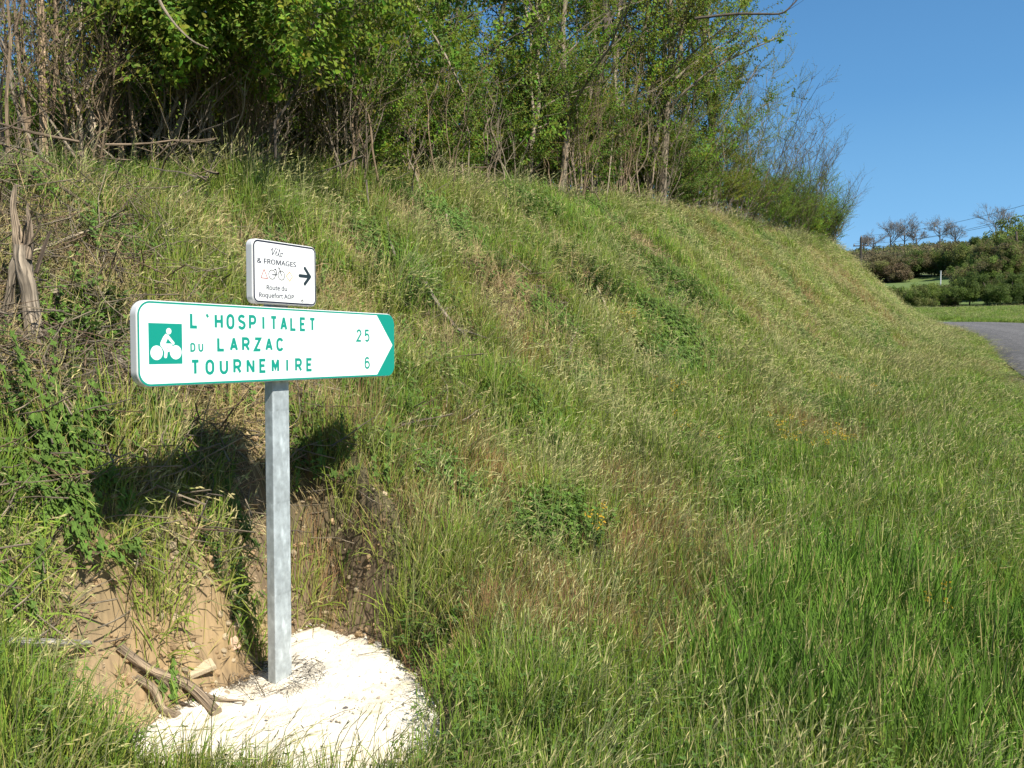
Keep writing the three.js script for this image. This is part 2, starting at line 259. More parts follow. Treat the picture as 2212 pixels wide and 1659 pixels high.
  c.fillStyle = '#5a5d63'; fit('AVEYRON', '#px sans-serif', .0895, .1325, -.0895, .0072); c.fillRect(X(.0905), Y(-.0935), D(.026), D(.0012));
});
{
  const post = thing('signpost', 'galvanised steel post holding a green and white cycle arrow sign under a white plate', 'signpost', null, P0.clone());
  post.rotation.y = Math.atan2(0.875, 0.484);
  const zinc = dataTex(512, (u, v) => { const n = wrapN(u, v, 10, 4), m = wrapN(u, v, 28, 3), st = wrapN(u, v * .125, 20, 4), k = Math.pow(sstep(.56, .8, wrapN(u, v * .25, 12, 3)), 2); const q = .66 + .16 * (n - .5) + .10 * (m - .5) + .14 * (st - .5) + .10 * k; return [q * .985, q, q * 1.01]; }, true);
  const steel = new THREE.MeshStandardMaterial({ color: new THREE.Color().setRGB(1.12, 1.2, 1.22), map: zinc, metalness: .3, roughness: .48, roughnessMap: null, bumpMap: bumpTex, bumpScale: .0006 });
  const pg = new RoundedBoxGeometry(.08, 1.68, .04, 3, .005); pg.translate(0, .69, 0);
  { const p = pg.attributes.position, uv = pg.attributes.uv; for (let i = 0; i < p.count; i++) uv.setXY(i, (p.getX(i) + p.getZ(i)) / .32, p.getY(i) / .32); }
  part('post', pg, steel, post);
  const alu = new THREE.MeshStandardMaterial({ color: new THREE.Color().setRGB(.72, .71, .69), metalness: .25, roughness: .5 });
  const rr = (w, h, r) => { const s = new THREE.Shape(), x = -w / 2, y = -h / 2; s.moveTo(x + r, y); s.lineTo(x + w - r, y); s.absarc(x + w - r, y + r, r, -Math.PI / 2, 0); s.lineTo(x + w, y + h - r); s.absarc(x + w - r, y + h - r, r, 0, Math.PI / 2); s.lineTo(x + r, y + h); s.absarc(x + r, y + h - r, r, Math.PI / 2, Math.PI); s.lineTo(x, y + r); s.absarc(x + r, y + r, r, Math.PI, Math.PI * 1.5); return s; };
  const panel = (name, w, h, r, x, y, tex) => {
    const T = .03, b = .004, g = new THREE.ExtrudeGeometry(rr(w - 2 * b, h - 2 * b, r - b), { depth: T - 2 * b, bevelThickness: b, bevelSize: b, bevelSegments: 3, curveSegments: 12 });
    g.translate(0, 0, .0205 + b);
    const p = part(name, g, alu, post); p.position.set(x, y, 0);
    const fg = new THREE.ShapeGeometry(rr(w - .006, h - .006, r - .003), 12), P = fg.attributes.position, uv = fg.attributes.uv;
    for (let i = 0; i < P.count; i++) uv.setXY(i, P.getX(i) / w + .5, P.getY(i) / h + .5);
    fg.translate(0, 0, .0205 + T + .0012);
    part('sign_face', fg, new THREE.MeshStandardMaterial({ map: tex, color: new THREE.Color().setRGB(.93, .93, .93), roughness: .42 }), p);
    for (const yy of h > .22 ? [-.07, .07] : [-.05, .05]) { const c = new RoundedBoxGeometry(.13, .028, .05, 2, .004); c.translate(0, yy, -.005); const cl = part('clamp', c, steel, p); cl.position.x = -x; }
    return p;
  };
  panel('direction_panel', 1.204, .25, .045, .0065, 1.189, signTex);
  panel('route_panel', .304, .212, .024, -.004, 1.4295, routeTex);
}
//@@VEG
// ---------------------------------------------------------------- plants: shared shapes
class Geo {                                                // collects triangles with colours
  constructor() { this.p = []; this.c = []; this.u = []; this.i = []; }
  v(p, c, u = 0, w = 0) { this.p.push(p.x, p.y, p.z); this.c.push(c[0], c[1], c[2]); this.u.push(u, w); return this.p.length / 3 - 1; }
  tri(a, b, c) { this.i.push(a, b, c); }
  done() { const g = new THREE.BufferGeometry(); g.setAttribute('position', new THREE.Float32BufferAttribute(this.p, 3)); g.setAttribute('color', new THREE.Float32BufferAttribute(this.c, 3)); g.setAttribute('uv', new THREE.Float32BufferAttribute(this.u, 2)); g.setIndex(this.i); g.computeVertexNormals(); return g; }
  blade(base, dir, side, len, width, droop, c0, c1, n = 3) {   // a ribbon that arches over
    let p = base.clone(), d = dir.clone().normalize(), prev = null; const step = len / n;
    for (let k = 0; k <= n; k++) {
      const t = k / n, c = [0, 1, 2].map((q) => lerp(c0[q], c1[q], t)), w = width * .5 * (k === n ? 0 : 1 - .55 * t * t);
      if (k === n) { const a = this.v(p, c); this.tri(prev[0], prev[1], a); }
      else { const a = this.v(p.clone().addScaledVector(side, -w), c), b = this.v(p.clone().addScaledVector(side, w), c); if (prev) { this.tri(prev[0], prev[1], a); this.tri(prev[1], b, a); } prev = [a, b]; }
      d.y -= droop / n; d.normalize(); p = p.clone().addScaledVector(d, step);
    }
    return p;
  }
  tube(pts, r0, r1, sides, c, pow = 1, cap = false) {
    let prev = null, nx = V3(1, 0, 0), vlen = 0; const n = pts.length;
    for (let k = 0; k < n; k++) {
      const d = pts[Math.min(k + 1, n - 1)].clone().sub(pts[Math.max(k - 1, 0)]).normalize();
      nx.addScaledVector(d, -nx.dot(d)); if (nx.lengthSq() < 1e-6) nx = V3(0, 0, 1).addScaledVector(d, -d.z); nx.normalize();
      const ny = d.clone().cross(nx), r = lerp(r0, r1, Math.pow(k / (n - 1), pow)), ring = []; if (k) vlen += pts[k].distanceTo(pts[k - 1]);
      for (let j = 0; j <= sides; j++) { const a = j / sides * Math.PI * 2, q = pts[k].clone().addScaledVector(nx, r * Math.cos(a)).addScaledVector(ny, r * Math.sin(a)); ring.push(this.v(q, typeof c === 'function' ? c(k / (n - 1)) : c, j / sides, vlen * 1.5)); }
      if (prev) for (let j = 0; j < sides; j++) { this.tri(prev[j], prev[j + 1], ring[j]); this.tri(prev[j + 1], ring[j + 1], ring[j]); }
      if (cap && (k === 0 || k === n - 1)) { const cc = cap === true ? (typeof c === 'function' ? c(k / (n - 1)) : c) : cap, m = this.v(pts[k], cc), rr = ring.map((q) => this.v(V3(this.p[q * 3], this.p[q * 3 + 1], this.p[q * 3 + 2]), cc)); for (let j = 0; j < sides; j++) k ? this.tri(rr[j], rr[j + 1], m) : this.tri(rr[j + 1], rr[j], m); }
      prev = ring;
    }
  }
  leaf(p, dir, up, len, wid, c) {                          // folded pointed oval
    const d = dir.clone().normalize(), s = d.clone().cross(up).normalize(), n = s.clone().cross(d).normalize();
    const P = (a, b, f) => p.clone().addScaledVector(d, a * len).addScaledVector(s, b * wid).addScaledVector(n, f * wid);
    const c2 = c.map((q) => q * .9), b = this.v(P(0, 0, 0), c2), l1 = this.v(P(.3, -.5, .16), c), r1 = this.v(P(.3, .5, .16), c), m = this.v(P(.5, 0, -.02), c2), l2 = this.v(P(.68, -.38, .1), c), r2 = this.v(P(.68, .38, .1), c), t = this.v(P(1, 0, -.2), c);
    this.tri(b, m, l1); this.tri(b, r1, m); this.tri(l1, m, l2); this.tri(m, r1, r2); this.tri(l2, m, t); this.tri(m, r2, t);
  }
}
const leafMat = (t = .35, r = .62) => new THREE.MeshPhysicalMaterial({ vertexColors: true, roughness: r, transmission: t, thickness: 0, side: THREE.DoubleSide, specularIntensity: .3 });
const GRASSM = leafMat(.25, 1), LEAFM = leafMat(.48, 1), STRAWM = new THREE.MeshStandardMaterial({ vertexColors: true, roughness: .85, side: THREE.DoubleSide });
const BARKM = new THREE.MeshStandardMaterial({ vertexColors: true, map: barkTex, bumpMap: barkTex, bumpScale: .006, roughness: .95 });
const rnd = (r, a, b) => a + (b - a) * r();
const azim = (a, up) => V3(Math.cos(a), up, Math.sin(a));

// each adds plants to a patch of ground half a step wide; o is the foot of the plant
const mul = (c, k) => c.map((x) => x * k);
function addBlades(g, r, o, n, h, spread, width, lean, droop, col, segs = 3) {
  for (let i = 0; i < n; i++) {
    const a = r() * 6.283, d = spread * Math.sqrt(r()), b = V3(o.x + Math.cos(a) * d, -.03, o.z + Math.sin(a) * d), a2 = a + rnd(r, -1, 1), dir = azim(a2, 0).multiplyScalar(rnd(r, .05, .5)).add(V3(lean * rnd(r, .3, 1.2), 1, 0)), side = V3(-Math.sin(a2), 0, Math.cos(a2)).applyAxisAngle(V3(0, 1, 0), rnd(r, -.8, .8));
    const k = rnd(r, .72, 1.2), dry = r() < .14, tip = dry ? [.42, .37, .14] : mul(col, 1.08), root = [lerp(col[0], .24, .35), lerp(col[1], .20, .35), lerp(col[2], .08, .35)];
    g.blade(b, dir, side, h * rnd(r, .5, 1.1), width * rnd(r, .7, 1.2), droop * rnd(r, .4, 1.5), mul(root, k), mul(tip, k), segs);
  }
}
function addSeed(g, r, o, stems, h, lean, head) {            // arching stems that end in narrow drooping heads
  for (let i = 0; i < stems; i++) {
    const a = r() * 6.283, d = .05 * Math.sqrt(r()), b = V3(o.x + Math.cos(a) * d, -.03, o.z + Math.sin(a) * d), side = V3(Math.cos(a * 3), 0, Math.sin(a * 3)), k = rnd(r, .8, 1.2);
    let dir = V3(lean * rnd(r, -.15, 1) + rnd(r, -.2, .2), 1, rnd(r, -.3, .3)).normalize(), p = b.clone(); const L = h * rnd(r, .6, 1.1), n = 5, pts = [p.clone()], bx = lean * .3 * rnd(r, .4, 1.5), bz = rnd(r, -.12, .12), by = rnd(r, .15, .36);
    for (let q = 0; q < n; q++) { dir.x += bx * q / n; dir.z += bz; dir.y -= by * q / n; dir.normalize(); p = p.clone().addScaledVector(dir, L / n); pts.push(p); }
    const w0 = .0011, e = [.20 * k, .205 * k, .085 * k], s = side.clone().multiplyScalar(w0); let A = [g.v(pts[0].clone().sub(s), e), g.v(pts[0].clone().add(s), e)];
    for (let q = 1; q <= n; q++) { const B = [g.v(pts[q].clone().sub(s), e), g.v(pts[q].clone().add(s), e)]; g.tri(A[0], A[1], B[0]); g.tri(A[1], B[1], B[0]); A = B; }
    const m = Math.round(rnd(r, 2, 4.4) * head), c = mul(r() < .7 ? [.47, .43, .19] : [.28, .34, .09], rnd(r, .8, 1.15)), tipd = pts[n].clone().sub(pts[n - 1]).normalize();
    for (let q = 0; q < m; q++) {
      const t = 1 - .2 * q / m, f = t * n, j = Math.min(n - 1, Math.floor(f)), q0 = pts[j].clone().lerp(pts[j + 1], f - j), dd = tipd.clone().add(V3(rnd(r, -.28, .28), rnd(r, -.3, .16), rnd(r, -.28, .28))).normalize();
      const len = rnd(r, .022, .040), wd = rnd(r, .0011, .0021), sd = dd.clone().cross(V3(rnd(r, -1, 1), rnd(r, .2, 1), rnd(r, -1, 1))).normalize(), mid = q0.clone().addScaledVector(dd, len * .4);
      const w = [g.v(q0, c), g.v(mid.clone().addScaledVector(sd, wd), c), g.v(mid.clone().addScaledVector(sd, -wd), c), g.v(q0.clone().addScaledVector(dd, len), c)]; g.tri(w[0], w[1], w[2]); g.tri(w[1], w[3], w[2]);
    }
  }
}
function addHerb(g, r, o, n, h, leafL) {                      // leafy weeds
  for (let i = 0; i < n; i++) {
    const a = r() * 6.283, b = azim(a, 0).multiplyScalar(.06 * Math.sqrt(r())).add(o), dir = azim(a, 0).multiplyScalar(rnd(r, .1, .8)).add(V3(0, 1, 0)).normalize(), L = h * rnd(r, .4, 1.1), top = b.clone().addScaledVector(dir, L), base = mul([.105, .185, .034], rnd(r, .75, 1.25));
    g.tube([b, top], .0012, .0008, 3, [.12, .16, .05]);
    for (let q = 1; q <= 4; q++) for (let k = 0; k < 4; k++) { const p = b.clone().lerp(top, q / 4), al = k * 1.57 + q * .8 + r(); g.leaf(p, azim(al, rnd(r, 0, .7)), V3(0, 1, 0), leafL * rnd(r, .6, 1.2) * (1.15 - .1 * q), leafL * .36, mul(base, rnd(r, .8, 1.2))); }
  }
}
const PR = .2;                                               // radius of one patch
function patch(seed, recipe) { const r = rngOf(seed), g = new Geo(); for (const [n, f] of recipe) for (let i = 0; i < n; i++) { const a = r() * 6.283, d = PR * Math.sqrt(r()); f(g, r, V3(Math.cos(a) * d, 0, Math.sin(a) * d)); } return g.done(); }
const OLIVE = [.185, .250, .028], FRESH = [.138, .250, .022], LUSH = [.092, .200, .018], STRAW = [.36, .31, .11], RED = [.30, .165, .08];
const B = {
  dead: (g, r, o) => addBlades(g, r, o, 12, .26, .07, .0032, .3, 1.7, [.42, .31, .17]),
  olive: (g, r, o) => addBlades(g, r, o, 13, .23, .06, .0036, .12, .75, OLIVE), fresh: (g, r, o) => addBlades(g, r, o, 13, .25, .06, .0042, .10, .7, FRESH), lush: (g, r, o) => addBlades(g, r, o, 10, .36, .06, .0068, .1, .55, LUSH, 4),
  low: (g, r, o) => addBlades(g, r, o, 16, .13, .08, .0042, .2, 1.1, [.15, .215, .03]), straw: (g, r, o) => addBlades(g, r, o, 11, .20, .06, .0024, .2, .7, STRAW), red: (g, r, o) => addBlades(g, r, o, 14, .24, .06, .0022, .2, .35, RED),
  seed: (g, r, o) => addSeed(g, r, o, 6, .38, .6, 1), herb: (g, r, o) => addHerb(g, r, o, 6, .17, .026),
};
const RECIPES = {
  seedy: [[14, B.olive], [8, B.low], [3, B.straw], [9, B.seed], [8, B.fresh]], mixed: [[13, B.olive], [8, B.low], [3, B.straw], [3, B.seed], [10, B.fresh], [2, B.herb]], green: [[20, B.fresh], [10, B.low], [2, B.straw], [1, B.seed], [3, B.herb]],
  lush: [[15, B.lush], [9, B.low], [9, B.fresh], [3, B.olive], [1, B.seed], [1, B.straw]], reddish: [[14, B.red], [8, B.olive], [6, B.low], [6, B.straw], [4, B.seed]], weedy: [[13, B.herb], [8, B.fresh], [6, B.low], [3, B.straw], [1, B.seed]], dead: [[22, B.dead], [7, B.straw], [2, B.olive], [1, B.herb]], thin: [[5, B.straw], [4, B.olive], [3, B.low], [2, B.seed], [1, B.herb]],
};
function spray(seed, n, len, leafL, leafW, hang = .2) {     // a leafy twig along +y
  const r = rngOf(seed), g = new Geo(); const pts = [0, .33, .66, 1].map((t) => V3(.04 * len * Math.sin(t * 3), len * t, 0));
  g.tube(pts, .0022, .001, 3, [1.2, .75, .8]);
  for (let i = 0; i < n; i++) {
    const t = .12 + .88 * i / (n - 1), al = i * 2.4 + rnd(r, -.4, .4), o = V3(.04 * len * Math.sin(t * 3), len * t, 0), d = azim(al, .55 - hang + rnd(r, -.3, .3)), c = [1, 1, 1].map((x) => x * rnd(r, .75, 1.25)); c[0] *= rnd(r, .9, 1.2);
    g.leaf(o, d, V3(rnd(r, -.4, .4), 1, rnd(r, -.4, .4)), leafL * rnd(r, .65, 1.15), leafW * rnd(r, .8, 1.1), c);
  }
  return g.done();
}
function instanced(name, geo, mat, list, parent) {          // list of {p, q|ry, s, c}
  const m = new THREE.InstancedMesh(geo, mat, Math.max(1, list.length)), M = new THREE.Matrix4(), Q = new THREE.Quaternion(), S = V3(1, 1, 1), c = new THREE.Color();
  m.count = list.length;
  list.forEach((e, i) => { if (e.q) Q.copy(e.q); else Q.setFromAxisAngle(V3(0, 1, 0), e.ry); if (typeof e.s === 'number') S.set(e.s, e.s, e.s); else S.copy(e.s); M.compose(e.p, Q, S); m.setMatrixAt(i, M); m.setColorAt(i, c.setRGB(...e.c)); });
  m.name = name; m.userData.kind = 'stuff'; if (list.length) parent.add(m); return m;
}

// ---------------------------------------------------------------- grass over bank, verge and meadow
{
  const bank = new THREE.Group(), verge = new THREE.Group(), meadow = new THREE.Group();
  bank.name = 'bank_grass'; verge.name = 'verge_grass'; meadow.name = 'meadow_grass'; scene.add(bank, verge, meadow);
  tag(bank, 'long seeding grass and weeds covering the slope of the bank', 'grass', null, 'stuff');
  tag(verge, 'greener rough grass on the flat verge between bank and road', 'grass', null, 'stuff');
  tag(meadow, 'rough green meadow grass beyond the far side of the road', 'grass', null, 'stuff');
  const V = {}, NV = 4; let sd = 100; for (const k of Object.keys(RECIPES)) V[k] = Array.from({ length: NV }, () => patch(sd++, RECIPES[k]));
  const lists = {}, r = rngOf(42), q = new THREE.Matrix4();
  const lay = (grp, kind, x, z, sx, sy, tint) => {             // a patch laid on the slope: sheared so that its plants still stand upright
    const e = .16 * sx, gx = (H(x + e, z) - H(x - e, z)) / (2 * e), gz = (H(x, z + e) - H(x, z - e)) / (2 * e), lim = 1.6, cx = clamp(gx, -lim, lim), cz = clamp(gz, -lim, lim), a = rnd(r, -1.25, 1.25), ca = Math.cos(a), sa = Math.sin(a);
    const m = new THREE.Matrix4().set(sx * ca, 0, sx * sa, x, cx * sx * ca - cz * sx * sa, sy, cx * sx * sa + cz * sx * ca, H(x, z), -sx * sa, 0, sx * ca, z, 0, 0, 0, 1);
    (lists[grp + '|' + kind + '|' + Math.floor(r() * NV)] ??= []).push([m, tint]);
  };
  const RMIN = 1.2, RMAX = 78;
  for (let rr = RMIN; rr < RMAX;) {                            // rings of patches, coarser with distance
    const sc = Math.max(.8, Math.sqrt(rr / 5)), step = PR * 1.02 * sc, n = Math.ceil(rr * 1.52 / step);
    for (let i = 0; i < n; i++) {
      const ang = (-45 + 88 * (i + r()) / n) * Math.PI / 180, ra = rr + (r() - .5) * step, x = ra * Math.sin(ang), z = -ra * Math.cos(ang), [s, w] = road(x, z);
      const edge = PR * .8 * sc; const wr = w - roadShift(s); if (wr < -2.95 + edge * .55 && wr > -7.9 - edge) continue;
      const hc = crestH(s), over = w - (hc / slope(s) + .3); if (over > 3) continue;
      if (rr > 55 && wr > -8 && s > 80) continue;
      let thin = false; if (nearPad(x, z)) { const d = padD(x, z), left = x < -.72 && x > -1.0 && z < -2.3; if (d < (left ? .07 : .035)) continue; if (d < (left ? .14 : .07) + .3 * (fbm(x * 5, z * 5) - .5)) { thin = true; if (r() < (left ? .22 : .03)) continue; } }
      const A = fbm(x * .55 + 31, z * .55), Bn = fbm(x * 1.3 + 7, z * 1.3 + 11), C = fbm(x * .8 + 60, z * .8 + 2), D = fbm(x * 1.1 + 90, z * 1.1 + 40), toe = sstep(-.9, -1.8, w), k = rnd(r, .84, 1.18), warm = rnd(r, .94, 1.08), tint = [k * warm, k, k * rnd(r, .9, 1.1)];
      const brush = s < 1.4 && w > .25 ? sstep(1.3, .1, s) * sstep(.25, .7, w) : 0;
      if (r() < brush * .35) continue;
      const sk = scar(x, z); if (sk > .15 && r() < .55) continue;
      let kind = 'mixed'; const u = r(); if (sk > 0) thin = true;
      if (wr < -7) { lay('meadow', u < .85 ? 'green' : 'mixed', x, z, sc * 1.1, 1.0, tint); continue; }
      if (thin) kind = sk > 0 && u < .6 ? 'dead' : 'thin';
      else if (s > .1 && s < .85 && w > -.25 && w < .5) kind = u < .7 ? 'reddish' : 'mixed';
      else if (s < .35 && w < .35) kind = u < .3 ? 'seedy' : u < .75 ? 'green' : 'mixed';
      else if (toe > .4 && rr < 4.6 + 2.4 * (A - .5)) kind = u < .7 ? 'lush' : 'green';
      else if (w > -1.5 && w < -.5 && s > .6 && s < 2.2 && C > .42) kind = u < .75 ? 'reddish' : 'mixed'; else if (brush > .3 && u < brush) kind = u < .14 ? 'weedy' : u < .62 ? 'dead' : 'thin';
      else if (over > -.3) kind = u < .3 ? 'thin' : u < .45 ? 'dead' : 'mixed';
      else if (w > .3 && fbm(x * 1.9 + 3, z * 1.9 + 44) > .64 + .1 * (u - .5)) kind = 'dead';
      else if (toe > .5 && A < .60 + .2 * (u - .5)) kind = u < .5 ? 'green' : 'mixed';
      else if (C > .68 + .1 * (u - .5)) kind = 'reddish';
      else if (D > .60 + .12 * (u - .5)) kind = 'weedy';
      else if (Bn > .50 + .16 * (u - .5) || rr > 16 && u < .6) kind = 'seedy';
      else if (A < .42) kind = 'green';
      lay(w < -1.25 ? 'verge' : 'bank', kind, x, z, sc, rnd(r, .8, 1.2) * Math.min(sc, 1.2) * (1 - .3 * sstep(-.7, .1, over)) * (z > -2.75 && z < -2.0 && x < -.2 && x > -1.5 ? .66 : 1) * (1 - .55 * sstep(-1.5, -2.8, wr) * sstep(5, 9, rr)), tint);
    }
    rr += step * .95;
  }
  const G = { bank, verge, meadow }, c = new THREE.Color(); let total = 0;
  for (const key of Object.keys(lists)) {
    const [g, k, i] = key.split('|'), m = new THREE.InstancedMesh(V[k][+i], GRASSM, lists[key].length);
    lists[key].forEach(([M, t], j) => { m.setMatrixAt(j, M); m.setColorAt(j, c.setRGB(...t)); });
    m.name = { seedy: 'seeding_grass', mixed: 'mixed_grass', green: 'green_grass', lush: 'broad_grass', reddish: 'reddish_grass', weedy: 'low_weeds', thin: 'sparse_grass', dead: 'dead_grass' }[k]; m.userData.kind = 'stuff'; G[g].add(m); total += lists[key].length;
  }
  console.log('patches', total, 'tris', Object.values(V).flat().reduce((s, g) => s + g.index.count / 3, 0));
}
// ---------------------------------------------------------------- trees and shrubs on the crest
const GRP_STEM = [.36, .27, .18];
const SPR = {
  elm: [1, 2, 3].map((i) => spray(300 + i, 11, .26, .052, .030, .35)), fine: [1, 2, 3].map((i) => spray(320 + i, 13, .26, .036, .02, .15)), tiny: [1, 2].map((i) => spray(340 + i, 16, .30, .024, .013, .1)), sparse: [1, 2].map((i) => spray(360 + i, 6, .28, .028, .014, .1)),
};
const wobble = (r, a, b, n, amp) => Array.from({ length: n + 1 }, (_, i) => { const t = i / n, k = Math.sin(Math.PI * t) * .6 + .4 * t; return a.clone().lerp(b, t).add(V3(rnd(r, -amp, amp) * k, rnd(r, -amp, amp) * k * .3, rnd(r, -amp, amp) * k)); });
const smooth = (pts, n) => new THREE.CatmullRomCurve3(pts).getPoints(n);
const qUp = (d, r) => new THREE.Quaternion().setFromUnitVectors(V3(0, 1, 0), d.clone().normalize()).multiply(new THREE.Quaternion().setFromAxisAngle(V3(0, 1, 0), r() * 6.28));
// o: name, label, category, group, seed, stems: [{pts, r0, r1}], stemName, bark, nb branches per stem, t0 lowest branch, bl length, up, nt twigs per branch, tl, ns sprays per twig, sp, ss spray size, leaf colour, tl0
function woody(o) {
  const r = rngOf(o.seed), base = o.stems[0].pts[0], T = thing(o.name, o.label, o.category ?? 'tree', o.group, base.clone());
  const rel = (p) => p.clone().sub(base), bark = o.bark ?? GRP_STEM, leaves = [], tw = new Geo(); let nTw = 0;
  for (const st of o.stems) {
    const pts = smooth(st.pts.map(rel), Math.max(8, st.pts.length * 3)), k = rnd(r, .85, 1.15), g = new Geo();
    const from = V3(pts[0].x, pts[0].y - .25, pts[0].z); g.tube(o.free ? pts : [from, ...pts], st.r0, st.r1, st.r0 > .05 ? 9 : 6, (t) => mul(bark, k * (1 + .25 * (vn(t * 9 + o.seed, k * 50) - .5))), 1);
    part(o.stemName ?? 'trunk', g.done(), BARKM, T);
    const nb = st.nb ?? o.nb ?? 6;
    for (let b = 0; b < nb; b++) {
      const t = lerp(st.t0 ?? o.t0 ?? .25, 1, (b + r() * .8) / nb), f = t * (pts.length - 1), j = Math.min(pts.length - 2, Math.floor(f)), p0 = pts[j].clone().lerp(pts[j + 1], f - j), along = pts[j + 1].clone().sub(pts[j]).normalize();
      const dir = azim(r() * 6.283, 0).add(V3(o.bx ?? 0, 0, o.bz ?? 0)).normalize().multiplyScalar(1 - (o.up ?? .5) * .6).addScaledVector(along, (o.up ?? .5)).add(V3(0, rnd(r, -.15, .2), 0)).normalize(), L = (o.bl ?? 1) * rnd(r, .5, 1.15) * (1.1 - .45 * t), rb = Math.max(.0035, Math.min(lerp(st.r0, st.r1, t) * .5, L * .012));
      let p = p0.clone(), d = dir.clone(); const bp = [p.clone()]; for (let q = 0; q < 5; q++) { d.add(V3(rnd(r, -.22, .22), rnd(r, -.1, .16) + (o.lift ?? 0), rnd(r, -.22, .22))).normalize(); p = p.clone().addScaledVector(d, L / 5); bp.push(p); }
      const bg = new Geo(); bg.tube(bp, rb, Math.max(.0015, rb * .3), 5, mul(bark, k * rnd(r, .85, 1.1)), 1); part('branch', bg.done(), BARKM, T);
      for (let q = 0; q < (o.nt ?? 5); q++) {
        const tt = rnd(r, .2, 1), ff = tt * 5, jj = Math.min(4, Math.floor(ff)), t0 = bp[jj].clone().lerp(bp[jj + 1], ff - jj), td = bp[jj + 1].clone().sub(bp[jj]).normalize().multiplyScalar(.7).add(V3(rnd(r, -1, 1), rnd(r, -.5, .9) + (o.lift ?? 0), rnd(r, -1, 1)).multiplyScalar(.75)).normalize(), tl = (o.tl ?? .4) * rnd(r, .5, 1.3), t1 = t0.clone().addScaledVector(td, tl * .5), t2 = t1.clone().addScaledVector(td.clone().add(V3(rnd(r, -.3, .3), rnd(r, -.1, .3), rnd(r, -.3, .3))).normalize(), tl * .5);
        tw.tube([t0, t1, t2], Math.max(.0022, rb * .4), .0013, 3, mul(bark, rnd(r, .7, 1.1))); nTw++;
        for (let z = 0; z < (o.ns ?? 2); z++) { const e = r(), c = mul(o.leaf ?? [.11, .19, .03], rnd(r, .7, 1.25)); c[0] *= rnd(r, .9, 1.2); leaves.push({ p: (e < .5 ? t0.clone().lerp(t1, e * 2) : t1.clone().lerp(t2, e * 2 - 1)), q: qUp(td.clone().add(V3(rnd(r, -.9, .9), rnd(r, -.4, .8), rnd(r, -.9, .9))), r), s: (o.ss ?? 1) * rnd(r, .7, 1.2), c }); }
      }
    }
  }
  if (nTw) part('twigs', tw.done(), BARKM, T, 'stuff');
  const vs = SPR[o.sp ?? 'elm']; vs.forEach((g, i) => { const l = leaves.filter((_, j) => j % vs.length === i); if (l.length) instanced('foliage', g, LEAFM, l, T); });
  return T;
}
const up = (p, q) => p.clone().add(q);
const stemTo = (r, base, h, dx, dz, amp = .05) => wobble(r, base, base.clone().add(V3(dx, h, dz)), 5, amp * h);
